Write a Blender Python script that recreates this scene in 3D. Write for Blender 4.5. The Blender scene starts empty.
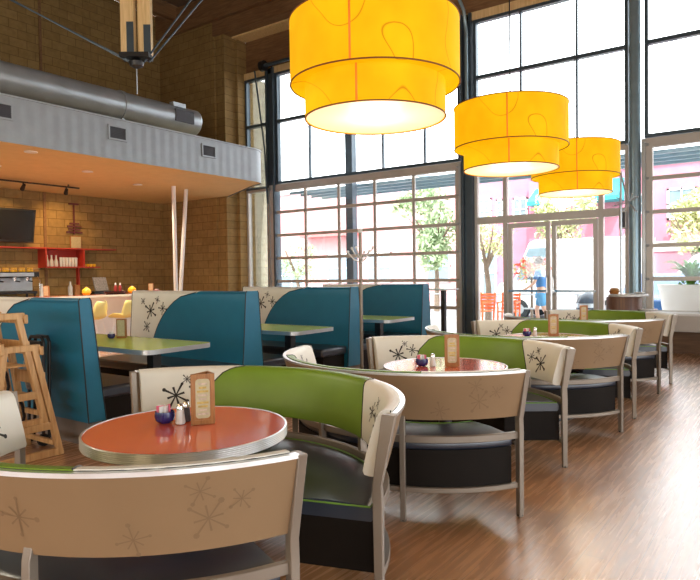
import bpy, bmesh, math, random
from mathutils import Vector, Matrix
random.seed(7)
PI = math.pi
C = bpy.context.scene.collection
H = 1.39

# ------------------------------------------------------------------ helpers
class MB:
    """collects shapes (world coordinates) and links them as ONE mesh object"""
    def __init__(s): s.v = []; s.f = []; s.m = []
    def add(s, vs, fs, mi=0):
        o = len(s.v); s.v += [Vector(p) for p in vs]
        for f in fs: s.f.append([i + o for i in f]); s.m.append(mi)
        return s
    def hexa(s, p, mi=0):
        return s.add(p, [(0,3,2,1),(4,5,6,7),(0,1,5,4),(1,2,6,5),(2,3,7,6),(3,0,4,7)], mi)
    def box(s, x0, x1, y0, y1, z0, z1, mi=0):
        return s.hexa([(x0,y0,z0),(x1,y0,z0),(x1,y1,z0),(x0,y1,z0),(x0,y0,z1),(x1,y0,z1),(x1,y1,z1),(x0,y1,z1)], mi)
    def rbox(s, c, sx, sy, sz, rz=0, mi=0):
        M = Matrix.Rotation(rz, 3, 'Z'); c = Vector(c)
        return s.hexa([c + M @ Vector((a*sx/2, b*sy/2, d*sz/2)) for d in (-1,1) for a,b in ((-1,-1),(1,-1),(1,1),(-1,1))], mi)
    def bar(s, p, q, w, h, up=(0,0,1), mi=0):
        p = Vector(p); q = Vector(q); d = (q-p).normalized(); up = Vector(up)
        sd = d.cross(up)
        if sd.length < 1e-4: sd = d.cross(Vector((1,0,0)))
        sd.normalize(); u = sd.cross(d).normalized()
        r = [(-1,-1),(1,-1),(1,1),(-1,1)]
        return s.hexa([p + sd*a*w/2 + u*b*h/2 for a,b in r] + [q + sd*a*w/2 + u*b*h/2 for a,b in r], mi)
    def tube(s, pts, r, n=8, mi=0, closed=False):
        P = [Vector(p) for p in pts]; k = len(P)
        R = r if isinstance(r, (list, tuple)) else [r]*k
        T = []
        for i in range(k):
            a = P[(i-1) % k] if (closed or i > 0) else P[i]
            b = P[(i+1) % k] if (closed or i < k-1) else P[i]
            T.append((b-a).normalized())
        n0 = T[0].cross(Vector((0,0,1)))
        if n0.length < 1e-3: n0 = T[0].cross(Vector((1,0,0)))
        n0.normalize(); vs = []
        for i in range(k):
            if i: n0 = (n0 - T[i]*n0.dot(T[i])); n0.normalize()
            b = T[i].cross(n0)
            for j in range(n):
                a = 2*PI*j/n; vs.append(P[i] + (n0*math.cos(a) + b*math.sin(a))*R[i])
        fs = []
        for i in range(k if closed else k-1):
            for j in range(n):
                i2 = (i+1) % k
                fs.append((i*n+j, i*n+(j+1) % n, i2*n+(j+1) % n, i2*n+j))
        if not closed:
            fs.append(tuple(reversed(range(n)))); fs.append(tuple((k-1)*n+j for j in range(n)))
        return s.add(vs, fs, mi)
    def lathe(s, prof, c=(0,0,0), n=32, mi=0, sx=1, sy=1):
        vs = []; fs = []; k = len(prof); c = Vector(c)
        for r, z in prof:
            for j in range(n):
                a = 2*PI*j/n; vs.append(c + Vector((r*math.cos(a)*sx, r*math.sin(a)*sy, z)))
        for i in range(k-1):
            for j in range(n): fs.append((i*n+j, i*n+(j+1) % n, (i+1)*n+(j+1) % n, (i+1)*n+j))
        loop = (Vector(prof[0])-Vector(prof[-1])).length < 1e-7
        if prof[0][0] > 1e-6 and not loop: fs.append(tuple(reversed(range(n))))
        if prof[-1][0] > 1e-6 and not loop: fs.append(tuple((k-1)*n+j for j in range(n)))
        return s.add(vs, fs, mi)
    def sweep(s, prof, a0, a1, c=(0,0), n=40, mi=0):
        """closed (r,z) section swept round centre c"""
        k = len(prof); vs = []
        for i in range(n+1):
            a = a0 + (a1-a0)*i/n
            for r, z in prof: vs.append((c[0]+r*math.cos(a), c[1]+r*math.sin(a), z))
        fs = [(i*k+j, i*k+(j+1) % k, (i+1)*k+(j+1) % k, (i+1)*k+j) for i in range(n) for j in range(k)]
        fs.append(tuple(range(k))); fs.append(tuple(n*k+j for j in reversed(range(k))))
        return s.add(vs, fs, mi)
    def prism(s, poly, z0, z1, mi=0):
        k = len(poly)
        vs = [(x,y,z0) for x,y in poly] + [(x,y,z1) for x,y in poly]
        return s.add(vs, [tuple(reversed(range(k))), tuple(range(k,2*k))] + [(i,(i+1) % k,k+(i+1) % k,k+i) for i in range(k)], mi)
    def extr(s, poly, d, mi=0):
        k = len(poly); d = Vector(d); P = [Vector(p) for p in poly]
        return s.add(P + [p+d for p in P], [tuple(reversed(range(k))), tuple(range(k,2*k))] + [(i,(i+1) % k,k+(i+1) % k,k+i) for i in range(k)], mi)
    def build(s, name, mats, parent=None, bevel=0, sharp=35, solid=0, org=None, normals=True):
        me = bpy.data.meshes.new(name)
        if org is None:
            org = Vector(parent['_o']) if parent is not None else Vector((0,0,0))
        org = Vector(org)
        me.from_pydata([tuple(p-org) for p in s.v], [], s.f)
        if not isinstance(mats, (list, tuple)): mats = [mats]
        for m in mats: me.materials.append(m)
        me.polygons.foreach_set('material_index', s.m)
        bm = bmesh.new(); bm.from_mesh(me)
        if normals: bmesh.ops.recalc_face_normals(bm, faces=bm.faces)
        bm.to_mesh(me); bm.free()
        me.shade_smooth(); me.set_sharp_from_angle(angle=math.radians(sharp))
        o = bpy.data.objects.new(name, me); C.objects.link(o)
        o['_o'] = tuple(org)
        if parent is not None: o.parent = parent
        else: o.location = org
        if solid:
            md = o.modifiers.new('Solidify', 'SOLIDIFY'); md.thickness = solid; md.offset = 0
        if bevel:
            md = o.modifiers.new('Bevel', 'BEVEL'); md.width = bevel; md.segments = 2; md.limit_method = 'ANGLE'
            md.harden_normals = False
        return o

def tag(o, label=None, cat=None, group=None, kind=None):
    if label: o['label'] = label
    if cat: o['category'] = cat
    if group: o['group'] = group
    if kind: o['kind'] = kind
    return o
def thing(name, loc, label, cat, group=None):
    o = bpy.data.objects.new(name, None); C.objects.link(o); o.empty_display_size = .1
    o.location = loc; o['_o'] = tuple(loc)
    return tag(o, label, cat, group)
def kids(o): return [c for c in bpy.data.objects if c.parent == o]
def copy_tree(o, parent=None):
    c = o.copy(); C.objects.link(c)
    if parent is not None: c.parent = parent
    for k in kids(o): copy_tree(k, c)
    return c
def dup(o, loc, rz=0, label=None, group=None):
    c = copy_tree(o); c.location = loc; c.rotation_euler = (0,0,rz); c['_o'] = tuple(loc)
    if label: c['label'] = label
    if group: c['group'] = group
    return c
def struct(o): o['kind'] = 'structure'; return o

# ------------------------------------------------------------------ materials
def N(nt, t, **k):
    n = nt.nodes.new(t)
    for a, b in k.items(): setattr(n, a, b)
    return n
def base(name):
    m = bpy.data.materials.new(name); m.use_nodes = True; nt = m.node_tree
    return m, nt, nt.nodes['Principled BSDF']
def plain(name, col, rough=.5, metal=0, spec=.5, var=.12, scale=6, bump=0, bscale=200, coat=0):
    m, nt, b = base(name)
    tc = N(nt, 'ShaderNodeTexCoord'); nz = N(nt, 'ShaderNodeTexNoise'); nz.inputs['Scale'].default_value = scale
    nz.inputs['Detail'].default_value = 4
    nt.links.new(tc.outputs['Object'], nz.inputs['Vector'])
    r = N(nt, 'ShaderNodeValToRGB')
    r.color_ramp.elements[0].position = .3; r.color_ramp.elements[1].position = .7
    r.color_ramp.elements[0].color = (*[c*(1-var) for c in col], 1); r.color_ramp.elements[1].color = (*[min(1, c*(1+var)) for c in col], 1)
    nt.links.new(nz.outputs['Fac'], r.inputs['Fac']); nt.links.new(r.outputs['Color'], b.inputs['Base Color'])
    b.inputs['Roughness'].default_value = rough; b.inputs['Metallic'].default_value = metal
    b.inputs['Specular IOR Level'].default_value = spec; b.inputs['Coat Weight'].default_value = coat
    if bump:
        n2 = N(nt, 'ShaderNodeTexNoise'); n2.inputs['Scale'].default_value = bscale
        nt.links.new(tc.outputs['Object'], n2.inputs['Vector'])
        bp = N(nt, 'ShaderNodeBump'); bp.inputs['Strength'].default_value = bump; bp.inputs['Distance'].default_value = .002
        nt.links.new(n2.outputs['Fac'], bp.inputs['Height']); nt.links.new(bp.outputs['Normal'], b.inputs['Normal'])
    return m
def wood(name, c1, c2, axis=0, rough=.45, scale=1.0):
    m, nt, b = base(name)
    tc = N(nt, 'ShaderNodeTexCoord'); mp = N(nt, 'ShaderNodeMapping')
    sc = [14*scale]*3; sc[axis] = 1.1*scale; mp.inputs['Scale'].default_value = sc
    nz = N(nt, 'ShaderNodeTexNoise'); nz.inputs['Scale'].default_value = 2.5; nz.inputs['Detail'].default_value = 6; nz.inputs['Distortion'].default_value = .6
    r = N(nt, 'ShaderNodeValToRGB'); r.color_ramp.elements[0].position = .32; r.color_ramp.elements[1].position = .68
    r.color_ramp.elements[0].color = (*c1, 1); r.color_ramp.elements[1].color = (*c2, 1)
    nt.links.new(tc.outputs['Object'], mp.inputs['Vector']); nt.links.new(mp.outputs['Vector'], nz.inputs['Vector'])
    nt.links.new(nz.outputs['Fac'], r.inputs['Fac']); nt.links.new(r.outputs['Color'], b.inputs['Base Color'])
    b.inputs['Roughness'].default_value = rough
    return m
def emit(name, col, st):
    m, nt, b = base(name)
    b.inputs['Base Color'].default_value = (*col, 1); b.inputs['Emission Color'].default_value = (*col, 1)
    b.inputs['Emission Strength'].default_value = st; return m
def block_wall(name, axis, c1, c2, mortar, bw=.40, bh=.20):
    m, nt, b = base(name)
    g = N(nt, 'ShaderNodeNewGeometry'); sp = N(nt, 'ShaderNodeSeparateXYZ'); cb = N(nt, 'ShaderNodeCombineXYZ')
    nt.links.new(g.outputs['Position'], sp.inputs[0])
    if axis == 'XY':
        ad = N(nt, 'ShaderNodeMath', operation='ADD'); nt.links.new(sp.outputs['X'], ad.inputs[0]); nt.links.new(sp.outputs['Y'], ad.inputs[1]); nt.links.new(ad.outputs[0], cb.inputs['X'])
    else: nt.links.new(sp.outputs[axis], cb.inputs['X'])
    nt.links.new(sp.outputs['Z'], cb.inputs['Y'])
    br = N(nt, 'ShaderNodeTexBrick'); br.inputs['Scale'].default_value = 1; br.inputs['Brick Width'].default_value = bw
    br.inputs['Row Height'].default_value = bh; br.inputs['Mortar Size'].default_value = .007; br.inputs['Mortar Smooth'].default_value = .3
    br.inputs['Color1'].default_value = (*c1, 1); br.inputs['Color2'].default_value = (*c2, 1); br.inputs['Mortar'].default_value = (*mortar, 1)
    nt.links.new(cb.outputs[0], br.inputs['Vector'])
    nz = N(nt, 'ShaderNodeTexNoise'); nz.inputs['Scale'].default_value = 9; nz.inputs['Detail'].default_value = 6
    nt.links.new(g.outputs['Position'], nz.inputs['Vector'])
    mx = N(nt, 'ShaderNodeMix', data_type='RGBA', blend_type='MULTIPLY'); mx.inputs['Factor'].default_value = .45
    nt.links.new(br.outputs['Color'], mx.inputs['A']); nt.links.new(nz.outputs['Fac'], mx.inputs['B'])
    nt.links.new(mx.outputs['Result'], b.inputs['Base Color'])
    bp = N(nt, 'ShaderNodeBump', invert=True); bp.inputs['Strength'].default_value = .6; bp.inputs['Distance'].default_value = .01
    nt.links.new(br.outputs['Fac'], bp.inputs['Height']); nt.links.new(bp.outputs['Normal'], b.inputs['Normal'])
    b.inputs['Roughness'].default_value = .85; b.inputs['Specular IOR Level'].default_value = .25
    return m
def floor_mat():
    m, nt, b = base('wood plank floor')
    g = N(nt, 'ShaderNodeNewGeometry')
    br = N(nt, 'ShaderNodeTexBrick'); br.inputs['Scale'].default_value = 1; br.inputs['Brick Width'].default_value = 1.2; br.inputs['Row Height'].default_value = .125
    br.inputs['Mortar Size'].default_value = .0012; br.offset = .37
    br.inputs['Color1'].default_value = (.44,.21,.09,1); br.inputs['Color2'].default_value = (.58,.30,.135,1); br.inputs['Mortar'].default_value = (.2,.09,.035,1)
    nt.links.new(g.outputs['Position'], br.inputs['Vector'])
    mp = N(nt, 'ShaderNodeMapping'); mp.inputs['Scale'].default_value = (1.3, 22, 1)
    nz = N(nt, 'ShaderNodeTexNoise'); nz.inputs['Scale'].default_value = 1.6; nz.inputs['Detail'].default_value = 7; nz.inputs['Distortion'].default_value = .5
    nt.links.new(g.outputs['Position'], mp.inputs['Vector']); nt.links.new(mp.outputs['Vector'], nz.inputs['Vector'])
    r = N(nt, 'ShaderNodeValToRGB'); r.color_ramp.elements[0].position = .3; r.color_ramp.elements[1].position = .7
    r.color_ramp.elements[0].color = (.60,.55,.52,1); r.color_ramp.elements[1].color = (1.15,1.14,1.12,1)
    nt.links.new(nz.outputs['Fac'], r.inputs['Fac'])
    mx = N(nt, 'ShaderNodeMix', data_type='RGBA', blend_type='MULTIPLY'); mx.inputs['Factor'].default_value = .8
    nt.links.new(br.outputs['Color'], mx.inputs['A']); nt.links.new(r.outputs['Color'], mx.inputs['B'])
    nt.links.new(mx.outputs['Result'], b.inputs['Base Color'])
    mr = N(nt, 'ShaderNodeMapRange'); mr.inputs['To Min'].default_value = .20; mr.inputs['To Max'].default_value = .34
    nt.links.new(nz.outputs['Fac'], mr.inputs['Value']); nt.links.new(mr.outputs['Result'], b.inputs['Roughness'])
    b.inputs['Specular IOR Level'].default_value = .6; b.inputs['Coat Weight'].default_value = 1; b.inputs['Coat Roughness'].default_value = .34; b.inputs['Coat IOR'].default_value = 1.7
    return m
def glass_mat(name, col=(1,1,1), refl=.9):
    m, nt, b = base(name); nt.nodes.remove(b)
    out = nt.nodes['Material Output']
    tr = N(nt, 'ShaderNodeBsdfTransparent'); tr.inputs['Color'].default_value = (*col, 1)
    gl = N(nt, 'ShaderNodeBsdfGlossy'); gl.inputs['Roughness'].default_value = .02
    fr = N(nt, 'ShaderNodeFresnel'); fr.inputs['IOR'].default_value = 1.45
    mu = N(nt, 'ShaderNodeMath', operation='MULTIPLY'); mu.inputs[1].default_value = refl
    nt.links.new(fr.outputs[0], mu.inputs[0])
    mx = N(nt, 'ShaderNodeMixShader'); nt.links.new(mu.outputs[0], mx.inputs[0]); nt.links.new(tr.outputs[0], mx.inputs[1]); nt.links.new(gl.outputs[0], mx.inputs[2])
    nt.links.new(mx.outputs[0], out.inputs['Surface']); return m
def shade_mat():
    """lit paper shade: warm yellow glow with fine crease lines"""
    m, nt, b = base('lit yellow paper shade')
    tc = N(nt, 'ShaderNodeTexCoord'); nz = N(nt, 'ShaderNodeTexNoise'); nz.inputs['Scale'].default_value = 2.4; nz.inputs['Detail'].default_value = .4
    nt.links.new(tc.outputs['Object'], nz.inputs['Vector'])
    sb = N(nt, 'ShaderNodeMath', operation='SUBTRACT'); sb.inputs[1].default_value = .5
    ab = N(nt, 'ShaderNodeMath', operation='ABSOLUTE'); lt = N(nt, 'ShaderNodeMapRange'); lt.inputs['From Max'].default_value = .005
    nt.links.new(nz.outputs['Fac'], sb.inputs[0]); nt.links.new(sb.outputs[0], ab.inputs[0]); nt.links.new(ab.outputs[0], lt.inputs['Value'])
    n2 = N(nt, 'ShaderNodeTexNoise'); n2.inputs['Scale'].default_value = 2.6; n2.inputs['Detail'].default_value = 4
    nt.links.new(tc.outputs['Object'], n2.inputs['Vector'])
    r = N(nt, 'ShaderNodeValToRGB'); r.color_ramp.elements[0].color = (1,.41,.0,1); r.color_ramp.elements[1].color = (1,.64,.004,1)
    r.color_ramp.elements[0].position = .3; r.color_ramp.elements[1].position = .7
    nt.links.new(n2.outputs['Fac'], r.inputs['Fac'])
    mx = N(nt, 'ShaderNodeMix', data_type='RGBA'); mx.inputs['A'].default_value = (.50,.17,.0,1)
    nt.links.new(lt.outputs['Result'], mx.inputs['Factor']); nt.links.new(r.outputs['Color'], mx.inputs['B'])
    nt.links.new(mx.outputs['Result'], b.inputs['Emission Color']); b.inputs['Emission Strength'].default_value = SHADE
    b.inputs['Base Color'].default_value = (.34,.13,.004,1); b.inputs['Roughness'].default_value = .8; b.inputs['Specular IOR Level'].default_value = .1
    return m
SHADE = .74
M = {}
M['floor'] = floor_mat()
M['brick_x'] = block_wall('tan block masonry lengthwise', 'X', (.42,.275,.105), (.35,.225,.085), (.22,.135,.05))
M['brick_y'] = block_wall('tan block masonry crosswise', 'Y', (.42,.275,.105), (.35,.225,.085), (.22,.135,.05))
M['brick_out'] = block_wall('pale outdoor block masonry', 'XY', (.80,.74,.55), (.74,.68,.50), (.6,.54,.42))
M['soffit'] = plain('warm plaster soffit', (.66,.51,.25), .8, var=.04)
M['fascia'] = plain('grey corrugated metal', (.33,.36,.385), .5, .3, var=.05)
M['zinc'] = plain('galvanised duct steel', (.46,.50,.53), .33, .65, var=.10, scale=3)
M['alum'] = plain('brushed aluminium tube', (.25,.205,.16), .38, .35, var=.04)
M['trimmetal'] = plain('bright aluminium edging', (.78,.78,.78), .28, .9, var=.03)
M['frame'] = plain('taupe window frame paint', (.52,.49,.45), .45, .2, var=.04)
M['steel'] = plain('dark blue grey steel', (.07,.10,.125), .35, .35, var=.1)
M['pole'] = plain('blue grey steel column', (.27,.38,.44), .3, .5, var=.08)
M['tan'] = plain('tan laminate', (.27,.175,.095), .38, 0, .5, var=.05, scale=3)
M['tandark'] = plain('engraved tan laminate', (.22,.14,.075), .5, var=.03)
M['green'] = plain('moss green vinyl', (.155,.265,.020), .42, var=.06, bump=.12, bscale=500)
M['cream'] = plain('cream vinyl', (.74,.725,.65), .42, var=.03, bump=.10, bscale=500)
M['blue'] = plain('teal blue vinyl', (.009,.15,.255), .42, var=.06, bump=.12, bscale=500)
M['seat'] = plain('black seat vinyl', (.024,.031,.048), .30, 0, .8, var=.15, bump=.10, bscale=400)
M['skirt'] = plain('dark brown skirt board', (.010,.007,.005), .65, 0, .15, var=.15)
M['piping'] = plain('black piping', (.012,.013,.014), .5)
M['gpiping'] = plain('green piping', (.13,.27,.03), .5)
M['ink'] = plain('black starburst ink', (.018,.014,.010), .6)
M['orange'] = plain('glossy orange laminate', (.76,.135,.055), .14, 0, .6, var=.02, coat=.6)
M['lime'] = plain('glossy lime laminate', (.62,.76,.15), .16, 0, .3, var=.02)
M['edge'] = plain('ribbed table edge aluminium', (.62,.63,.62), .3, .8, var=.04)
M['black'] = plain('black painted metal', (.012,.012,.013), .4)
M['darkmesh'] = plain('dark grille', (.055,.055,.065), .6)
M['beech'] = wood('light beech wood', (.46,.25,.095), (.66,.41,.18), 2, .42)
M['oak'] = wood('menu holder oak', (.27,.105,.025), (.40,.175,.045), 2, .4, 4)
M['pine'] = wood('pale timber', (.66,.45,.20), (.82,.60,.31), 2, .6)
M['beam'] = wood('brown ceiling timber', (.17,.085,.035), (.26,.14,.06), 1, .7)
M['beam_x'] = wood('brown roof timber', (.15,.075,.03), (.24,.125,.05), 0, .7)
M['deck'] = wood('dark roof deck', (.10,.055,.028), (.16,.09,.045), 0, .8)
M['walnut'] = wood('brown wall panelling', (.10,.052,.026), (.17,.09,.045), 1, .5)
M['yellow'] = plain('yellow moulded plastic', (.86,.74,.26), .35, var=.03)
M['cupyellow'] = plain('yellow glazed ceramic', (.85,.50,.03), .3, var=.03)
M['white'] = plain('white paint', (.80,.80,.79), .5, var=.02)
M['chrome'] = plain('chrome wire', (.75,.75,.74), .18, 1, var=.02)
M['red'] = plain('red painted shelf', (.42,.035,.018), .5, var=.06)
M['navy'] = plain('navy glazed bowl', (.018,.016,.12), .2)
M['pink'] = plain('pink paper packets', (.80,.16,.27), .6)
M['paper'] = plain('pale printed paper', (.46,.41,.25), .6, var=.12, scale=40)
M['salt'] = plain('salt in glass', (.62,.60,.58), .25)
M['rosy'] = plain('pink stucco', (.50,.20,.27), .85, var=.08, scale=2)
M['rosylight'] = plain('pale pink stucco', (.60,.32,.32), .85, var=.08, scale=2)
M['red_stucco'] = plain('red brown stucco', (.50,.16,.15), .85, var=.08)
M['teal'] = plain('teal awning cloth', (.03,.34,.38), .7)
M['winglass'] = plain('street window glass', (.20,.28,.33), .2)
M['pave'] = plain('sun bleached paving', (.50,.49,.47), .9, var=.06, scale=2)
M['asphalt'] = plain('street asphalt', (.28,.28,.29), .9, var=.1, scale=3)
M['leaf'] = plain('bright foliage', (.36,.46,.27), .6, var=.35, scale=5)
M['leafy'] = plain('yellow green foliage', (.52,.55,.28), .6, var=.3, scale=5)
M['leafd'] = plain('deep green foliage', (.07,.22,.03), .5, var=.3, scale=5)
M['bark'] = plain('grey bark', (.20,.15,.11), .9, var=.2, scale=20)
M['truck'] = plain('white vehicle paint', (.80,.80,.80), .3, var=.01)
M['carblue'] = plain('dark blue car paint', (.03,.09,.22), .25)
M['cardark'] = plain('dark grey car paint', (.05,.06,.08), .25)
M['tyre'] = plain('tyre rubber', (.02,.02,.02), .8)
M['orangeplastic'] = plain('orange plastic', (.85,.17,.04), .4)
M['skin'] = plain('skin', (.55,.33,.23), .55, var=.05)
M['hair'] = plain('brown hair', (.10,.055,.03), .6)
M['shirt'] = plain('blue shirt cloth', (.05,.16,.36), .8)
M['shorts'] = plain('light blue denim', (.10,.30,.52), .8)
M['flower'] = plain('red blossom', (.75,.10,.06), .6)
M['glass'] = glass_mat('window glass', (.98,.99,.99), .8)
M['tumbler'] = plain('pale drinking glass', (.75,.77,.76), .12, var=.03)
M['tumbler'].node_tree.nodes['Principled BSDF'].inputs['Alpha'].default_value = .55
M['screen'] = plain('dark television screen', (.010,.010,.011), .2)
M['cloth'] = plain('grey mesh fabric', (.30,.285,.27), .8, var=.3, scale=30)
M['kraft'] = plain('brown bread crust', (.45,.24,.09), .7)
M['shade'] = shade_mat()
M['diffuser'] = emit('lit cream diffuser', (1,.78,.52), .60)
M['seam'] = plain('orange shade stitching', (.60,.13,.01), .7)
b_ = M['seam'].node_tree.nodes['Principled BSDF']; b_.inputs['Emission Color'].default_value = (.85,.22,.01,1); b_.inputs['Emission Strength'].default_value = .5
M['rim'] = plain('brown shade rim', (.22,.07,.01), .7)
M['lampglow'] = emit('lit downlight lens', (1,.72,.40), 6)
M['maroon'] = plain('dark maroon metal', (.13,.03,.03), .5)
M['catred'] = plain('red ketchup plastic', (.30,.02,.015), .35)
M['marble'] = plain('pale counter top', (.62,.63,.63), .15, var=.05)
M['drum'] = wood('dark drum stand wood', (.10,.05,.035), (.16,.08,.05), 2, .4)

# ------------------------------------------------------------------ the room
LW, FW, WIN = 14.4, 11.28, 12.0          # left wall, brick face, window plane
CEIL = 8.3
struct(MB().box(-6, 12.3, -4.6, LW+.1, -.12, 0).build('floor', M['floor']))
struct(MB().box(-6.2, FW+.4, LW, LW+.3, -.1, CEIL+.2).build('wall_left', M['brick_x']))
w = MB(); w.box(FW, WIN+.25, 12.25, LW, 0, CEIL)           # block pier left of the glazing, with its stepped return
w.box(FW+.05, WIN+.25, 11.93, 12.27, 0, 7.5)
w.box(FW+.42, WIN+.25, 11.84, 11.95, 0, 7.45)
struct(w.build('wall_far', M['brick_y']))
struct(MB().box(WIN+.02, WIN+.22, -4.6, 11.84, 6.52, CEIL).build('wall_far_header', M['beam']))
struct(MB().box(WIN-.07, WIN+.06, -4.6, 11.84, 6.46, 6.62).build('trim_1', M['pine']))
struct(MB().box(FW-.02, FW+.30, -4.6, 12.27, 7.5, 7.85).build('trim_2', M['beam']))
struct(MB().box(FW+.30, WIN+.02, -4.6, 11.9, 7.46, 7.6).build('trim_3', M['pine']))
cl = MB().box(-6, 12.3, -4.6, LW+.1, CEIL+.25, CEIL+.4)
struct(cl.build('ceiling', M['deck']))
for i in range(9):
    y = -3.6 + i*2.15
    struct(MB().box(-6, 12.1, y-.07, y+.07, CEIL-.12, CEIL+.26).build('ceiling_beam', M['beam_x']))
struct(MB().box(FW-.12, FW+.12, -4.6, LW, 7.86, CEIL+.2).build('ceiling_beam', M['beam']))
# near and right walls: behind the camera, with openings added to let in fill daylight
w = MB(); w.box(-6.2,-6,-4.6,LW,0,1.0); w.box(-6.2,-6,-4.6,LW,2.1,CEIL+.3)
for a,b in ((-4.6,-4.0),(.6,1.2),(5.8,6.4),(11,LW)): w.box(-6.2,-6,a,b,1.0,2.1)
struct(w.build('wall_near', M['brick_y']))
w = MB(); w.box(-6.2,12.3,-4.8,-4.6,0,.5); w.box(-6.2,12.3,-4.8,-4.6,2.6,CEIL+.3)
for a,b in ((-6.2,-5.6),(-1.2,-.6),(3.8,4.4),(8.6,12.3)): w.box(a,b,-4.8,-4.6,.5,2.6)
struct(w.build('wall_right', M['brick_x']))
struct(MB().box(7.875,7.935,LW-.03,LW+.02,0,CEIL).build('trim_4', M['beam']))

# glazing: every bay is a window with its own frame, bars and glass
def window(n, v0, v1, z0, z1, vs=(), zs=(), fw=.06, mat='steel', bw=.035, zw=.07):
    f = MB()
    for a,b,c,d in ((v0,v0+fw,z0,z1),(v1-fw,v1,z0,z1),(v0+fw,v1-fw,z0,z0+fw),(v0+fw,v1-fw,z1-fw,z1)): f.box(WIN-.05,WIN+.07,a,b,c,d)
    r = struct(f.build('window_%d' % n, M[mat]))
    for v in vs: MB().box(WIN-.03,WIN+.05,v-bw/2,v+bw/2,z0+fw,z1-fw).build('mullion', M[mat], r)
    for z in zs: MB().box(WIN-.05,WIN+.06,v0+fw,v1-fw,z-zw/2,z+zw/2).build('transom', M[mat], r)
    MB().box(WIN+.008,WIN+.016,v0+fw*.5,v1-fw*.5,z0+fw*.5,z1-fw*.5).build('glass_pane', M['glass'], r)
    return r
window(1, 11.06, 11.84, 3.60, 6.46, zs=(5.24,))
window(2, 11.06, 11.84, .02, 3.60, mat='frame')
window(3, 5.72, 10.78, 3.68, 6.46, vs=(9.73, 7.63, 6.57), zs=(5.25,))
window(4, 2.50, 5.42, 3.62, 6.46, vs=(4.45, 3.39), zs=(5.31,))
window(5, -1.9, 2.24, 3.68, 6.46, vs=(.2,), zs=(5.31,))
window(6, -4.6, -2.05, .02, 6.46, vs=(-3.3,), zs=(3.6,5.31))
# entrance: sidelights, transom glass, two leaves
f = MB()
for a,b,c,d in ((5.36,5.42,0,3.6),(4.74,4.82,0,3.6),(2.93,3.01,0,3.6),(2.50,2.56,0,3.6),): f.box(WIN-.05,WIN+.06,a,b,c,d)
for c,d in ((0,.05),(2.36,2.50),(3.52,3.62)):
    for a,b in ((2.56,2.93),(3.01,4.74),(4.82,5.36)): f.box(WIN-.048,WIN+.056,a,b,c,d)
r = struct(f.build('window_7', M['frame']))
MB().box(WIN+.008,WIN+.014,2.52,5.40,.04,3.58).build('glass_pane', M['glass'], r)
for n,(a,b,hs) in enumerate(((3.03,3.86,1),(3.90,4.72,-1))):
    f = MB()
    for p,q,c,d in ((a,a+.075,.06,2.34),(b-.075,b,.06,2.34),(a+.075,b-.075,.06,.20),(a+.075,b-.075,2.25,2.34)): f.box(WIN-.045,WIN+.03,p,q,c,d)
    r = struct(f.build('door_%d' % (n+1), M['frame']))
    MB().box(WIN-.012,WIN-.006,a+.05,b-.05,.15,2.28).build('glass_pane', M['glass'], r)
    y = b-.04 if hs > 0 else a+.04
    MB().tube([(WIN-.05,y,.95),(WIN-.11,y,.98),(WIN-.11,y,1.27),(WIN-.05,y,1.30)],.012).build('door_handle', M['chrome'], r)
    MB().box(WIN-.09,WIN-.045,a+.02,b-.02,1.00,1.04).build('push_bar', M['chrome'], r)
# sectional glass garage doors
def garage(n, v0, v1, nv, zb=.05):
    f = MB(); fw = .17
    f.box(WIN-.09,WIN+.03,v0,v0+fw,0,3.66); f.box(WIN-.09,WIN+.03,v1-fw,v1,0,3.66)
    f.box(WIN-.09,WIN+.03,v0+fw,v1-fw,3.50,3.66)
    r = struct(f.build('door_%d' % n, M['frame']))
    zz = [zb + .03 + i*.578 for i in range(7)]
    for z in zz[:6]:
        MB().box(WIN-.06,WIN+.0,v0+fw,v1-fw,z-.035,z+.035).build('rail', M['frame'], r)
    st = [v0+fw + (v1-v0-2*fw)*i/nv for i in range(1, nv)]
    for s in st: MB().box(WIN-.055,WIN-.005,s-.03,s+.03,.05,3.5).build('stile', M['frame'], r)
    MB().box(WIN-.034,WIN-.026,v0+fw-.01,v1-fw+.01,.05,3.52).build('glass_pane', M['glass'], r)
    for s in (v0+.045, v1-.045):
        MB().box(WIN-.14,WIN-.09,s-.022,s+.022,0,3.6).build('track', M['zinc'], r)
    for z in zz:
        for s in (v0+.09, v1-.09): MB().tube([(WIN-.115,s-.03,z),(WIN-.115,s+.03,z)],.022,8).build('roller', M['zinc'], r)
    return r
garage(3, 5.66, 11.04, 5)
garage(4, -2.0, 2.28, 4)
# steel columns and the dark one outside the glass
def column(n, u, v, w, d, z1, mat='steel'):
    m = MB(); m.box(u-d/2,u+d/2,v-w/2,v-w/2+.05,0,z1); m.box(u-d/2,u+d/2,v+w/2-.05,v+w/2,0,z1)
    m.box(u-.05,u+.05,v-w/2+.04,v+w/2-.04,0,z1)
    return struct(m.build('trim_%d' % n, M[mat]))
column(5, WIN-.02, 5.555, .24, .22, 6.6)
column(6, WIN-.02, 10.92, .26, .22, 6.6)
struct(MB().tube([(WIN-.08,2.39,0),(WIN-.08,2.39,6.6)],.10,20).build('trim_7', M['pole']))
struct(MB().box(WIN+.25,WIN+.43,8.66,8.86,-.1,6.5).build('trim_8', M['steel']))
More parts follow.
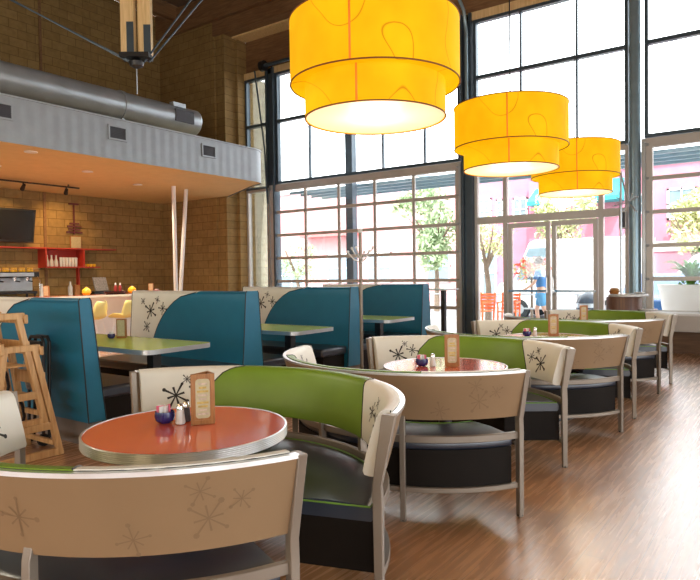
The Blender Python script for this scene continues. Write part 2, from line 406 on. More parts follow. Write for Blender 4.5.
# torsion shaft over the left garage door, its curved tracks and cable
t = tag(MB().tube([(WIN-.25,11.0,6.62),(WIN-.25,5.72,6.62)],.045,12).build('door_shaft', M['steel']), 'dark horizontal garage door shaft under the timber header above the left windows', 'door hardware')
for y in (10.95, 5.80):
    MB().tube([(WIN-.25,y-.02,6.62),(WIN-.25,y+.10,6.62)],.13,16).build('cable_drum', M['black'], t)
t = tag(MB().tube([(WIN-.16,11.0,3.2),(WIN-.18,11.05,4.6),(WIN-.25,11.28,6.55)],.022,8).build('door_cable_rod', M['steel']), 'thin slanting dark rod beside the narrow left window', 'door hardware')
t = tag(MB().tube([(WIN-.2,5.5,3.4),(WIN-.2,5.5,6.2),(WIN-.3,5.5,6.6),(WIN-.7,5.52,6.95),(WIN-1.4,5.55,7.0)],.035,8).build('door_track', M['pole']), 'steel garage door track curving back into the room behind the largest lamp', 'door hardware')
for z in (4.2,5.2,6.1): MB().box(WIN-.2,WIN-.05,5.47,5.53,z-.03,z+.03).build('bracket', M['black'], t)
# panelled base wall and ledge under the right glass
struct(MB().box(WIN-.32,WIN-.1,-4.6,2.06,0,.36).build('baseboard_far', M['walnut']))
struct(MB().box(WIN-.55,WIN-.1,-4.6,2.10,.38,.64).build('trim_9', M['frame']))
struct(MB().box(WIN-.6,WIN-.08,-4.6,2.12,.64,.68).build('trim_10', M['white']))

# ------------------------------------------------------------------ mezzanine
MZ0, MZ1, MV = 3.40, 4.06, 9.45
def mez_edge():
    p = [(-6, MV)]
    cx, cy, rr = 9.75, MV+.5, .5
    for i in range(13):
        a = -PI/2 + (PI/2)*i/12; p.append((cx+rr*math.cos(a), cy+rr*math.sin(a)))
    p += [(11.28,11.85),(11.28,LW),(-6,LW)]
    return p
e = mez_edge()
mz = struct(MB().prism(e, MZ0, MZ0+.06).build('ceiling_mezzanine', M['soffit']))
MB().prism([(x,y+.04) if y < 11 else (x,y) for x,y in e], MZ0+.06, MZ1-.03).build('slab', M['soffit'], mz)
# corrugated fascia
pts = []; L = e[:14]
path = [Vector((a,b,0)) for a,b in L] + [Vector((11.28,11.85,0))]
dd = [0]
for a,b in zip(path, path[1:]): dd.append(dd[-1] + (b-a).length)
def at(s):
    for i in range(len(path)-1):
        if s <= dd[i+1] or i == len(path)-2:
            t = (s-dd[i])/(dd[i+1]-dd[i]); p = path[i].lerp(path[i+1], t); d = (path[i+1]-path[i]).normalized(); return p, Vector((d.y,-d.x,0))
fa = MB(); k = int(dd[-1]/.05); vs = []; prof = (.012,.012,-.004,-.004)
for i in range(k+1):
    p, n = at(dd[-1]*i/k); o = prof[i % 4]*.28
    vs += [p + n*(.02+o) + Vector((0,0,MZ0-.02)), p + n*(.02+o) + Vector((0,0,MZ1))]
fa.add(vs, [(2*i,2*i+2,2*i+3,2*i+1) for i in range(k)])
fa.build('fascia', M['fascia'], mz, sharp=20)
ct = MB()
for i in range(0,k,2):
    p,n = at(dd[-1]*i/k); q,n2 = at(dd[-1]*min(k,i+2)/k)
    ct.hexa([p-n*.03+Vector((0,0,MZ1-.01)),p+n*.04+Vector((0,0,MZ1-.01)),q+n2*.04+Vector((0,0,MZ1-.01)),q-n2*.03+Vector((0,0,MZ1-.01)),
             p-n*.03+Vector((0,0,MZ1+.015)),p+n*.04+Vector((0,0,MZ1+.015)),q+n2*.04+Vector((0,0,MZ1+.015)),q-n2*.03+Vector((0,0,MZ1+.015))])
ct.build('cap', M['fascia'], mz)
for u, lab in ((4.56,'leftmost square air vent in the grey mezzanine fascia, cut by the photo edge'),(6.48,'middle square air vent in the grey mezzanine fascia below the duct'),(8.50,'square air vent nearest the curved end of the grey mezzanine fascia')):
    f = MB(); a,b = u-.18,u+.18; c,d = 3.70,3.95; y0,y1 = MV-.045,MV-.02
    f.box(a,b,y0,y1,c,c+.03); f.box(a,b,y0,y1,d-.03,d); f.box(a,a+.03,y0,y1,c+.03,d-.03); f.box(b-.03,b,y0,y1,c+.03,d-.03)
    v = tag(f.build('air_vent', M['fascia'], org=(u,MV,c)), lab, 'vent', 'vents in the mezzanine fascia')
    g = MB(); g.box(a+.03,b-.03,MV-.028,MV-.02,c+.03,d-.03)
    for i in range(7): g.box(a+.03,b-.03,MV-.040,MV-.030,c+.045+i*.027,c+.053+i*.027)
    g.build('grille', M['darkmesh'], v)
# slanted support poles
for u,v,bu,bv,lab in ((9.20,11.36,9.40,11.60,'straight slim silver pole of the leaning pair under the mezzanine'),(9.72,11.56,9.58,11.78,'leaning slim silver pole of the pair under the mezzanine')):
    p = tag(MB().tube([(bu,bv,0),(u,v,MZ0)],.045,14).build('support_pole', M['white'], org=(bu,bv,0)), lab, 'pole', 'leaning poles under the mezzanine')
    MB().lathe([(.085,0),(.085,.015),(.05,.03)],(bu,bv,0),16).build('base_plate', M['zinc'], p)
# round spiral duct on top of the mezzanine
dv, dz, dr = 10.15, 4.52, .255
prof = []
d = MB(); n = 28; x0, x1 = -6.0, 8.75; k = int((x1-x0)/.13)
pp = []
rr = []
for i in range(k):
    x = x0+(x1-x0)*i/k
    pp += [(x,dv,dz)]; rr += [dr]
pp += [(x1,dv,dz),(x1+.02,dv,dz),(x1+.05,dv,dz)]; rr += [dr,dr,dr-.05]
du = thing('air_duct', (4,dv,MZ1), 'long round galvanised air duct lying along the top of the mezzanine', 'duct')
d.tube(pp, rr, n).build('duct_tube', M['zinc'], du, sharp=60)
for x in (2.2,4.8,7.0):
    MB().tube([(x,dv,dz),(x+.06,dv,dz)], dr+.02, n).build('joint_band', M['zinc'], du)
    MB().box(x+.0,x+.06,dv-.12,dv+.12,MZ1,dz-dr+.02).build('saddle', M['zinc'], du)
MB().box(8.1,8.55,dv-dr-.015,dv-dr+.06,dz-.10,dz+.13).build('grille', M['darkmesh'], du)
MB().box(8.1,8.4,dv-.20,dv-.08,dz+dr-.06,dz+dr+.02).build('damper_box', M['zinc'], du)
# hanging roof truss post
tp = thing('truss_post', (6.35,8.55,4.77), 'paired pale timber truss post hanging from the roof above the mezzanine', 'truss')
ru = Vector((.8,.6,0)); lo = Vector((.6,-.8,0))
for s in (-1,1):
    c = Vector((6.30,8.62,0)) + lo*(.115*s) + ru*(.0 if s < 0 else .12)
    MB().rbox(c+Vector((0,0,6.62)), .15,.20,3.4, math.atan2(ru.y,ru.x)).build('timber_post', M['pine'], tp)
    MB().rbox(c+Vector((0,0,5.16))+lo*.05-ru*.08, .012,.11,.5, math.atan2(ru.y,ru.x)).build('steel_plate', M['steel'], tp)
hub = Vector((6.30,8.62,4.80))
MB().rbox(hub+Vector((0,0,.09)), .26,.46,.07, math.atan2(ru.y,ru.x)).build('bottom_plate', M['black'], tp)
MB().lathe([(.02,-.10),(.10,-.06),(.12,.0),(.06,.05)], hub,16).build('hub', M['black'], tp)
for q in ((2.9,8.7,7.2),(2.9,9.1,7.2)):
    pass
for a,q in ((hub+lo*-.1,(4.9,10.0,5.75)),(hub+lo*-.05,(5.0,10.0,5.72)),(hub+lo*.12,(7.4,8.0,6.5)),(hub+lo*.2,(7.62,8.0,6.5))):
    q = Vector(q); q2 = a + (q-a)*1.9 if q.y < 9 else q
    MB().tube([a,q2],.014,8).build('tie_rod', M['steel'], tp)
MB().tube([hub,hub+Vector((0,0,-.5))],.008,6).build('drop_wire', M['zinc'], tp)

# soffit downlights and track
for u,v,lab in ((5.27,9.95,'round recessed downlight nearest the mezzanine front edge at far left'),(6.9,11.0,'small round recessed downlight in the middle of the mezzanine soffit'),(8.55,11.75,'round recessed downlight left of the slim silver poles'),(5.5,11.6,'round recessed downlight above the track light')):
    t = tag(MB().lathe([(.10,-.012),(.10,.0),(.065,.0),(.06,-.006)],(u,v,MZ0),24).build('downlight', M['white'], org=(u,v,MZ0)), lab, 'light', 'downlights in the mezzanine soffit')
    MB().lathe([(.0,-.004),(.06,-.004)],(u,v,MZ0),20).build('lens', M['lampglow'], t)
    l = bpy.data.lights.new('downlight_bulb','SPOT'); l.energy = 270; l.color = (1,.80,.55); l.spot_size = 2.3; l.spot_blend = .9; l.shadow_soft_size = .06
    o = bpy.data.objects.new('downlight_bulb', l); C.objects.link(o); o.location = (u,v,MZ0-.03)
tr = thing('track_light', (7.0,12.85,3.32), 'black ceiling track with two small spot heads under the mezzanine', 'light')
MB().box(4.5,7.85,12.83,12.87,3.33,3.36).build('track', M['black'], tr)
for u in (4.8,7.6): MB().box(u-.01,u+.01,12.84,12.86,3.36,MZ0).build('hanger', M['black'], tr)
def aim(o, tgt):
    o.rotation_euler = (Vector(tgt)-o.location).to_track_quat('-Z','Y').to_euler()
for u,tg in ((6.63,(6.9,14.4,2.3)),(7.55,(8.2,14.4,2.35)),(5.2,(5.2,14.4,1.9))):
    h = MB(); p = Vector((u,12.85,3.25)); dd_ = (Vector(tg)-p).normalized()
    h.tube([p-dd_*.07,p+dd_*.08],[.032,.045],14); h.box(u-.01,u+.01,12.84,12.86,3.24,3.34)
    hh = h.build('spot_head', M['black'], tr)
    l = bpy.data.lights.new('track_bulb','SPOT'); l.energy = 120; l.color = (1,.62,.25); l.spot_size = 1.15; l.spot_blend = .8; l.shadow_soft_size = .04
    o = bpy.data.objects.new('track_bulb', l); C.objects.link(o); o.location = p+dd_*.1; aim(o, tg)

# ------------------------------------------------------------------ star prints
def star(mb, S, s0, t0, R, mi, n=8, rot=0., w=.06):
    """starburst of knobbed rays on surface S(s,t)->point; lengths in metres of s and t"""
    for k in range(n):
        a = rot + 2*PI*k/n; L = R*(1 if k % 2 == 0 else .68)
        ca, sa = math.cos(a), math.sin(a)
        W0, W1 = R*w*.7, R*w*1.5
        P = []
        for j in range(4):
            q = L*j/3; ww = W0 + (W1-W0)*j/3
            P.append((s0+ca*q-sa*ww, t0+sa*q+ca*ww)); P.append((s0+ca*q+sa*ww, t0+sa*q-ca*ww))
        mb.add([S(*p) for p in P], [(2*j,2*j+1,2*j+3,2*j+2) for j in range(3)], mi)
        if k % 2 == 0:
            kr = R*(.15 if k % 4 == 0 else .11)
            K = [(s0+ca*L+kr*math.cos(2*PI*i/8), t0+sa*L+kr*math.sin(2*PI*i/8)) for i in range(8)]
            mb.add([S(*p) for p in K], [tuple(range(8))], mi)

# ------------------------------------------------------------------ curved benches
def rad(d): return d*PI/180
ZB, ZT = .575, .835
def Rout(z): return .945 + max(0, z-ZB)/(ZT-ZB)*.072
def bench(cx, cy, a0, a1, label, lf_, kk0=33):
    """a0 = aisle end, a1 = far end (degrees)"""
    mid = rad((a0+a1)/2); sg = 1 if a1 > a0 else -1
    loc = (cx+.75*math.cos(mid), cy+.75*math.sin(mid), 0)
    t = thing('curved_bench', loc, label, 'bench', 'curved benches round the orange tables')
    A0, A1 = rad(a0), rad(a1); c = (cx,cy)
    def pt(r, a, z): return Vector((cx+r*math.cos(a), cy+r*math.sin(a), z))
    # laminate back panel
    th = .016
    pnl = MB().sweep([(Rout(ZB),ZB),(Rout(ZT),ZT),(Rout(ZT)-th,ZT),(Rout(ZB)-th,ZB)], A0, A1, c, 56)
    Ra = Rout(.7)
    for da,dz,R in ((.07,.03,.04),(.11,-.02,.065),(.12,.07,.045),(.20,-.07,.05),(.34,.0,.06),(.48,.045,.06),(.58,-.06,.05),(.76,.03,.065),(.86,-.05,.06),(.95,.04,.045)):
        am = A0+(A1-A0)*da; zz = .70+dz
        star(pnl, lambda s,q: pt(Rout(q)+.0015, am+s/Ra, q), 0, zz, R, 1, rot=da*9, w=.035)
    pb = pnl.build('back_panel', [M['tan'], M['tandark']], t, normals=False)
    MB().sweep([(Rout(ZT)+.004,ZT-.004),(Rout(ZT)+.004,ZT+.010),(Rout(ZT)-.020,ZT+.010),(Rout(ZT)-.020,ZT-.001)], A0, A1, c, 56).build('edge_strip', M['trimmetal'], t)
    # upholstered pad: cream ends, green middle
    def Rin(z): return Rout(z)-th-.006
    e = sg*rad(1.2); P0, P1 = A0+e, A1-e
    k0, k1 = rad(kk0)*sg, rad(36)*sg
    def bnd0(h): return P0 + k0 - sg*rad(9)*(1-h)
    def bnd1(h): return P1 - k1 + sg*rad(15)*(math.sqrt(max(0,1-h*h)))
    prof = []            # (offset inwards, height fraction)
    dpt = .058
    for i in range(5): a = PI/2*i/4; prof.append((dpt*.35*(1-math.cos(a)) if False else dpt - .022*(1-math.sin(a)), .012+ .05*(1-math.cos(a))*1.2))
    prof = [(0,.0),(dpt-.030,.0),(dpt-.010,.018),(dpt,.07),(dpt+.004,.3),(dpt+.004,.6),(dpt,.88),(dpt-.006,.95),(dpt-.018,.985),(dpt-.034,1.0),(0,1.0)]
    sec = (8, 26, 8); cols = []
    nn = sum(sec); pad = MB(); vs = []; kk = len(prof)
    for i in range(nn+1):
        for o,h in prof:
            z = ZB+.004+h*(ZT-ZB+.012); b0, b1 = bnd0(h), bnd1(h)
            if i <= sec[0]: a = P0+(b0-P0)*i/sec[0]
            elif i <= sec[0]+sec[1]: a = b0+(b1-b0)*(i-sec[0])/sec[1]
            else: a = b1+(P1-b1)*(i-sec[0]-sec[1])/sec[2]
            vs.append(pt(Rin(z)-o, a, z))
    fs = []; ms = []
    o_ = len(pad.v); pad.v += vs
    for i in range(nn):
        for j in range(kk):
            pad.f.append([i*kk+j, i*kk+(j+1)%kk, (i+1)*kk+(j+1)%kk, (i+1)*kk+j]); pad.m.append(1 if sec[0] <= i < sec[0]+sec[1] else 0)
    pad.f.append(list(range(kk))); pad.m.append(0); pad.f.append([nn*kk+j for j in reversed(range(kk))]); pad.m.append(0)
    bm_ = pad.build('back_cushion', [M['cream'], M['green']], t, sharp=50)
    def S(am): return lambda s,q: pt(Rin(q)-dpt-.0062, am+s/.87, q)
    for am,sd in ((P0+sg*rad(kk0*.6-4),1),(P1-sg*rad(12),-1)):
        for da_,zz,R_,ro_ in ((0,.700,.072,.5),(8,.735,.045,.2),(4,.788,.028,.9)):
            st = MB(); star(st, S(am+sd*sg*rad(da_)), 0, zz, R_, 0, rot=ro_); st.build('starburst_print', M['ink'], bm_, normals=False)
    pp = MB()
    for bf in (bnd0, bnd1):
        pp.tube([pt(Rin(ZB+.004+h*(ZT-ZB+.012))-o, bf(h), ZB+.004+h*(ZT-ZB+.012)) for o,h in prof[2:]], .0035, 6)
    pp.tube([pt(Rin(ZT)-.002, P0+(P1-P0)*i/40, ZT+.010) for i in range(41)], .006, 6)
    pp.build('piping', M['piping'], bm_)
    # tube frame
    R0 = .935
    MB().sweep([(R0-.012,.445),(R0+.014,.445),(R0+.014,.485),(R0-.012,.485)], A0, A1, c, 48).build('seat_rail', M['alum'], t, bevel=.004)
    MB().sweep([(R0-.012,.165),(R0+.014,.165),(R0+.014,.195),(R0-.012,.195)], A0, A1, c, 48).build('lower_rail', M['alum'], t, bevel=.004)
    nlegs = len(lf_)
    for i in range(nlegs):
        a = A0+(A1-A0)*lf_[i]; end = i in (0, nlegs-1)
        if i == 0: a -= sg*.012
        if i == nlegs-1: a += sg*.012
        zt = ZT+.006 if end else ZB+.05
        tg_ = Vector((-math.sin(a),math.cos(a),0)); wd = .032 if end else .03
        rings = [(0,.93,.962),(.48,.925,.965),(.56,.925,.962),(zt, Rout(zt)-.052 if end else Rout(zt)-.045, Rout(zt)+.006 if end else Rout(zt)-.017)]
        m = MB(); vv = []
        for z,ra,rb in rings:
            for rr_,s in ((ra,-1),(rb,-1),(rb,1),(ra,1)): vv.append(pt(rr_,a,z)+tg_*s*wd/2)
        ff = [(0,3,2,1),(12,13,14,15)] + [(4*q+j,4*q+(j+1)%4,4*q+4+(j+1)%4,4*q+4+j) for q in range(3) for j in range(4)]
        m.add(vv, ff); lg = m.build('leg', M['alum'], t, bevel=.003)
        MB().lathe([(.016,0),(.018,.006),(.018,.012)], pt(.945,a,0), 10).build('foot_glide', M['black'], lg)
    # seat and skirt
    ri, ro = .50, .915; A0s, A1s = A0+sg*.02, A1-sg*.02
    sp = [(ri+.01,.395),(ri,.41),(ri,.435),(ri+.012,.452),(ri+.05,.462),((ri+ro)/2,.468),(ro-.05,.462),(ro-.010,.452),(ro,.435),(ro,.41),(ro-.01,.395)]
    stt = MB().sweep(sp, A0s, A1s, c, 48).build('seat_cushion', M['seat'], t, sharp=60)
    gp = MB()
    top = [pt(ro-.012,A0s+(A1s-A0s)*i/40,.455) for i in range(41)] + [pt(ri+.012,A1s+(A0s-A1s)*i/40,.455) for i in range(41)]
    gp.tube(top, .0045, 6, closed=True); gp.build('piping', M['gpiping'], stt)
    MB().sweep([(ri+.03,.185),(ro+.005,.185),(ro+.005,.40),(ri+.03,.40)], A0s+sg*.01, A1s-sg*.01, c, 48).build('seat_skirt', M['skirt'], t)
    return t
LA, LB = (0,.34,.53,.77,1), (0,.34,.67,1)
BEN = [
 (1.83,2.20, 249,108,'curved tan-backed bench nearest the camera, seen from behind',LA,36),
 (1.82,2.27,-74,  64,'curved green and cream bench facing the nearest orange table',LB,44),
 (3.92,2.13, 240, 99,'curved tan-backed bench in front of the second round table',(0,.29,.53,.77,1)),
 (3.98,2.16,-56,  59,'curved green and cream bench facing the second round table, behind its menu holder',LB),
 (6.05,2.17, 251, 98,'curved tan-backed bench in front of the third round table',LA),
 (6.01,2.17,-70,  56,'curved green and cream bench facing the third round table, behind its menu holder',LB),
 (8.13,2.17, 245, 98,'curved tan-backed bench in front of the farthest round table',LA),
 (8.11,2.17,-66,  48,'curved green and cream bench farthest from the camera, nearest the doors',LB)]
for b in BEN: bench(*b)

# ------------------------------------------------------------------ round tables and what stands on them
def round_table(x, y, label):
    t = thing('round_table', (x,y,0), label, 'table', 'round orange tables in the row')
    r = .415
    MB().lathe([(0,.722),(r-.012,.722),(r-.004,.724),(r-.004,.7585),(0,.7585)],(x,y,0),72).build('tabletop', M['orange'], t)
    ed = [(r-.006,.719)]
    for i in range(6): z = .719+.007*i; ed += [(r+.002,z),(r+.0035,z+.0035),(r+.002,z+.007)]
    ed += [(r-.006,.7605)]
    MB().lathe(ed+[ed[0]],(x,y,0),72).build('edge_band', M['edge'], t, sharp=80)
    MB().lathe([(.045,.03),(.045,.70),(.13,.705),(.13,.72)],(x,y,0),24).build('pedestal', M['black'], t)
    MB().lathe([(.24,0),(.24,.012),(.06,.035),(.045,.06)],(x,y,0),32).build('base', M['black'], t)
    return t
TABS = [(1.745,2.10,'nearest round table with an orange top and ribbed metal edge'),(3.86,1.98,'second round table from the camera, its orange top shining white'),(6.05,2.0,'third round table from the camera, behind the third tan bench back'),(8.05,2.05,'farthest round table, nearest the glass doors')]
for a in TABS: round_table(*a)
TZ = .7605
FWD = math.atan2(.582,.813)
def menu_stand(x, y, z, rz, label):
    t = thing('menu_holder', (x,y,z), label, 'menu holder', 'wooden menu holders on the round tables')
    w, h, dd = .095, .215, .055
    Rm = Matrix.Rotation(rz,3,'Z'); o = Vector((x,y,z))
    def q(a,b,c): return o + Rm @ Vector((a,b,c))      # a: towards viewer(-), b: sideways
    def plate(p, b, thick, a0):      # framed leaf from a-edge
        pass
    # triangular three-leaf stand
    corners = [(-.035,-w/2),(-.035,w/2),(.045,-w/2+.02)]
    for i in range(3):
        a = Vector((*corners[i],0)); b = Vector((*corners[(i+1)%3],0)); d = (b-a).normalized(); nrm = Vector((-d.y,d.x,0)); L = (b-a).length
        def P(s, zz, off): r_ = a + d*s + nrm*off; return o + Rm @ Vector((r_.x,r_.y,zz))
        fr = MB(); bw = .014
        for s0,s1,z0,z1 in ((0,L,0,bw*1.3),(0,L,h-bw,h),(0,bw,bw*1.3,h-bw),(L-bw,L,bw*1.3,h-bw)):
            fr.hexa([P(s0,z0,-.005),P(s1,z0,-.005),P(s1,z0,.003),P(s0,z0,.003),P(s0,z1,-.005),P(s1,z1,-.005),P(s1,z1,.003),P(s0,z1,.003)])
        lf = fr.build('wooden_frame', M['oak'], t)
        # menu sheet with rounded corners
        sh = MB(); cs = []
        s0,s1,z0,z1,rc = bw*.6,L-bw*.6,bw,h-bw*.7,.012
        sh.hexa([P(s0,z0,-.004),P(s1,z0,-.004),P(s1,z0,.0005),P(s0,z0,.0005),P(s0,z1,-.004),P(s1,z1,-.004),P(s1,z1,.0005),P(s0,z1,.0005)],0)
        s0,s1,z0,z1,rc = bw*1.25,L-bw*1.25,bw*1.9,h-bw*1.5,.014
        for cx_,cz_,a0 in ((s1-rc,z1-rc,0),(s0+rc,z1-rc,PI/2),(s0+rc,z0+rc,PI),(s1-rc,z0+rc,1.5*PI)):
            for j in range(5): cs.append((cx_+rc*math.cos(a0+PI/2*j/4), cz_+rc*math.sin(a0+PI/2*j/4)))
        sh.add([P(s,zz,.0015) for s,zz in cs],[tuple(range(len(cs)))],1)
        for j in range(9):
            zz = z0+.014+j*(z1-z0-.024)/9; ins = .006+.004*((j*5)%3); sh.add([P(s0+ins,zz,.0022),P(s1-ins,zz,.0022),P(s1-ins,zz+.009,.0022),P(s0+ins,zz+.009,.0022)],[(0,1,2,3)],2+(j//2 % 2))
        sh.build('menu_sheet', [M['oak'],M['paper'],M['sheetpink'],M['sheetgold']], lf, normals=False)
    return t
M['sheetpink'] = plain('faded pink menu print', (.50,.40,.30), .6, var=.25, scale=60)
M['sheetgold'] = plain('gold menu print', (.50,.36,.10), .6, var=.25, scale=60)
def sugar_bowl(x, y, z, label, s=1):
    t = thing('sugar_bowl', (x,y,z), label, 'bowl', 'navy sugar bowls on the round tables')
    MB().lathe([(.0,.0),(.026*s,.0),(.040*s,.012),(.044*s,.03),(.040*s,.05),(.036*s,.05),(.038*s,.03),(.03*s,.012),(.0,.010)],(x,y,z),28).build('bowl', M['navy'], t)
    k = 0
    for i in range(7):
        a = i*.9; px,py = x+.018*math.cos(a), y+.018*math.sin(a)
        m = MB().rbox((px,py,z+.052),.034,.005,.045,a*.7+.5)
        m.build('sugar_packet', M['pink'] if i % 3 == 0 else M['white'], t)
    return t
def shaker(x, y, z, label, mat='salt'):
    t = thing('salt_shaker', (x,y,z), label, 'shaker', 'salt shakers on the round tables')
    MB().lathe([(.018,0),(.021,.004),(.021,.012),(.015,.055),(.014,.062)],(x,y,z),10).build('glass_body', M[mat], t, sharp=20)
    MB().lathe([(.016,.062),(.016,.075),(.011,.086),(.0,.088)],(x,y,z),16).build('metal_cap', M['chrome'], t)
    return t
lab4 = ('nearest orange table','second round table from the camera','third round table from the camera','farthest round table')
rv = Vector((.582,-.813,0)); fv = Vector((.813,.582,0))
HOLD = [(1.83,2.10,.30),(3.86,1.93,0),(6.14,1.98,-.05),(7.87,2.17,0)]
for i,(x,y,rz) in enumerate(HOLD):
    menu_stand(x,y,TZ,FWD+rz,'triangular wooden menu holder standing on the '+lab4[i])
for i,(a,b) in enumerate(((-.09,-.02),(-.125,.0),(-.17,.0))):
    p = Vector((HOLD[i][0],HOLD[i][1],0)) + rv*a + fv*b; shaker(p.x,p.y,TZ,'small glass salt shaker beside the menu holder on the '+lab4[i])
    if i == 0:
        q = p + rv*.012 + fv*.05; shaker(q.x,q.y,TZ,'dark pepper shaker tucked behind the salt on the nearest orange table','darkmesh')
    p = p + rv*(-.075 if i == 0 else -.07) + fv*.03; sugar_bowl(p.x,p.y,TZ,'small navy sugar bowl with packets on the '+lab4[i])

# ------------------------------------------------------------------ blue booths
def booth(u, label, seats=(1,1), v0=4.75, v1=6.66, L=(.095,.17), Rr=(.095,.17)):
    t = thing('booth', (u,(v0+v1)/2,0), label, 'booth', 'teal blue booth backs along the mezzanine')
    zt, zb = 1.215, .20
    def hw(z, s=1):
        a, b = L if s < 0 else Rr
        return a + (zt-z)/(zt-zb)*(b-a)
    bk = None
    for s in (-1,1):
        # one upholstered face with the arc between cream and blue
        nz_, na, nb = 18, 12, 12; m = MB(); vs = []
        for j in range(nz_+1):
            h = j/nz_; z = zb+(zt-zb)*h
            vb = 5.50 + .78*math.sqrt(max(0,1-max(0,(z-.35)/(zt-.35))**2))
            rnd = .02*max(0,(h-.93)/.07)**2
            for i in range(na+1): vs.append((u+s*(hw(z,s)-rnd), v0+(vb-v0)*i/na, z))
            for i in range(nb+1): vs.append((u+s*(hw(z,s)-rnd), vb+(v1-vb)*i/nb, z))
        row = na+nb+2
        m.v += [Vector(p) for p in vs]
        for j in range(nz_):
            for i in range(row-1):
                m.f.append([j*row+i,j*row+i+1,(j+1)*row+i+1,(j+1)*row+i]); m.m.append(0 if i < na else 1)
        bk = m.build('back_face', [M['blue'],M['cream']], t, sharp=60)
        S = lambda sv,z: Vector((u+s*(hw(z,s)+.003), sv, z))
        for sv,zz,R_,ro_ in ((6.30 if s < 0 else 6.35,.99,.105,.5),(6.08,1.02,.07,.1),(6.45,1.10,.045,.8),(6.18,1.12,.045,.3),(6.36,.80,.07,.9)):
            st = MB(); star(st,S,sv,zz,R_,0,rot=ro_); st.build('starburst_print', M['ink'], bk, normals=False)
        pl = []
        for j in range(17):
            z = .35+(zt-.35)*j/16; pl.append((u+s*(hw(z,s)+.001), 5.50+.78*math.sqrt(max(0,1-((z-.35)/(zt-.35))**2)), z))
        MB().tube(pl,.004,6).build('piping', M['piping'], bk)
    # top roll and end panels
    tp_ = MB(); 
    for (a,b,mi) in ((v0,5.50,0),(5.50,v1,1)):
        prof = [(u+(Rr[0]-L[0])/2+(Rr[0]+L[0])/2*math.cos(x),zt-.012+.022*math.sin(x)) for x in [PI*i/8 for i in range(9)]]
        tp_.extr([(px,a,pz) for px,pz in prof],(0,b-a,0),mi)
    tp_.build('top_roll', [M['blue'],M['cream']], t, sharp=50)
    for y,d,mm in ((v0,-.012,'blue'),(v1,.012,'cream')):
        m = MB(); m.extr([(u-hw(zb,-1),y,zb),(u+hw(zb),y,zb),(u+Rr[0],y,zt),(u+Rr[0]-.015,y,zt+.012),(u-L[0]+.015,y,zt+.012),(u-L[0],y,zt)],(0,d,0))
        m.build('end_panel', M[mm], t, bevel=.006)
        pi = MB()
        for s in (-1,1): pi.tube([(u+s*hw(zb,s),y+d,zb),(u+s*hw(zt,s),y+d,zt-.01),(u+s*(hw(zt,s)-.015),y+d,zt+.012)],.005,6)
        pi.build('piping', M['piping'], t)
    MB().box(u-hw(zb,-1)+.02,u+hw(zb)-.02,v0+.02,v1-.02,0,zb).build('base_plinth', M['kick'], t)
    for s,on in zip((-1,1),seats):
        if not on: continue
        a,b = sorted((u+s*.13,u+s*.66))
        MB().box(a,b,v0+.02,v1,.37,.47).build('seat_cushion', M['seat'], t, bevel=.025)
        a,b = sorted((u+s*.13,u+s*.60))
        MB().box(a,b,v0+.05,v1-.02,0,.37).build('seat_base', M['skirt'], t)
    return t
M['kick'] = plain('grey brown plinth', (.20,.17,.15), .6)
booth(2.92,'dark teal booth back beside the stacked wooden high chairs',(0,1),L=(.055,-.01),Rr=(.055,.17))
booth(4.84,'teal booth back with cream starburst corner behind the nearest lime table',(1,1))
booth(6.72,'second teal booth back with cream corner, behind the middle lime table',(1,1))
booth(8.63,'farthest teal booth back with cream corner, under the big grid window',(1,0))
def lime_table(u, label):
    t = thing('booth_table', (u,5.5,0), label, 'table', 'lime green tables in the blue booths')
    v0,v1,hw_,rc = 4.55,6.66,.38,.09
    poly = []
    for cx_,cy_,a0 in ((u+hw_-rc,v0+rc,-PI/2),(u+hw_-.01,v1-.01,0),(u-hw_+.01,v1-.01,PI/2),(u-hw_+rc,v0+rc,PI)):
        r_ = rc if cy_ < 5 else .01
        for j in range(7): poly.append((cx_+r_*math.cos(a0+PI/2*j/6),cy_+r_*math.sin(a0+PI/2*j/6)))
    MB().prism(poly,.722,.760).build('tabletop', M['lime'], t)
    cx_,cy_ = u,(v0+v1)/2
    out = [((x-cx_)*1.006+cx_,(y-cy_)*1.003+cy_) for x,y in poly]
    n_ = len(poly); e_ = MB()
    vs = [(x,y,.719) for x,y in out]+[(x,y,.7605) for x,y in out]+[(x,y,.7605) for x,y in poly]+[(x,y,.719) for x,y in poly]
    e_.add(vs,[(q*n_+i,q*n_+(i+1)%n_,((q+1)%4)*n_+(i+1)%n_,((q+1)%4)*n_+i) for q in range(4) for i in range(n_)])
    e_.build('edge_band', M['edge'], t)
    for v in (4.95,6.3):
        MB().box(u-.045,u+.045,v-.045,v+.045,.02,.72).build('leg', M['black'], t)
        MB().box(u-.30,u+.30,v-.05,v+.05,0,.03).build('foot', M['black'], t, bevel=.008)
    return t
lime_table(3.74,'nearest lime green booth table with a metal edge, by the wooden high chairs')
lime_table(5.68,'middle lime green booth table between two teal booth backs')
lime_table(7.62,'farthest lime green booth table, behind the metal coat stand')
t = thing('menu_holder',(3.95,5.75,.7605),'tall narrow menu holder on the nearest lime table','menu holder')
MB().rbox((3.95,5.75,.7605+.10),.04,.10,.20,FWD).build('wooden_frame',M['oak'],t,bevel=.004)
MB().rbox(Vector((3.95,5.75,.865))-fv*.021,.004,.075,.165,FWD).build('menu_sheet',M['paper'],t)
t = thing('sugar_bowl',(3.88,5.83,.7605),'small navy sugar bowl on the nearest lime table','bowl')
MB().lathe([(.0,0),(.024,0),(.036,.012),(.04,.03),(.036,.046),(.032,.046),(.033,.03),(.0,.012)],(3.88,5.83,.7605),24).build('bowl',M['navy'],t)
for i in range(4): MB().rbox((3.88+.012*math.cos(i*1.6),5.83+.012*math.sin(i*1.6),.81),.03,.005,.04,i*.8).build('sugar_packet',M['white'],t)

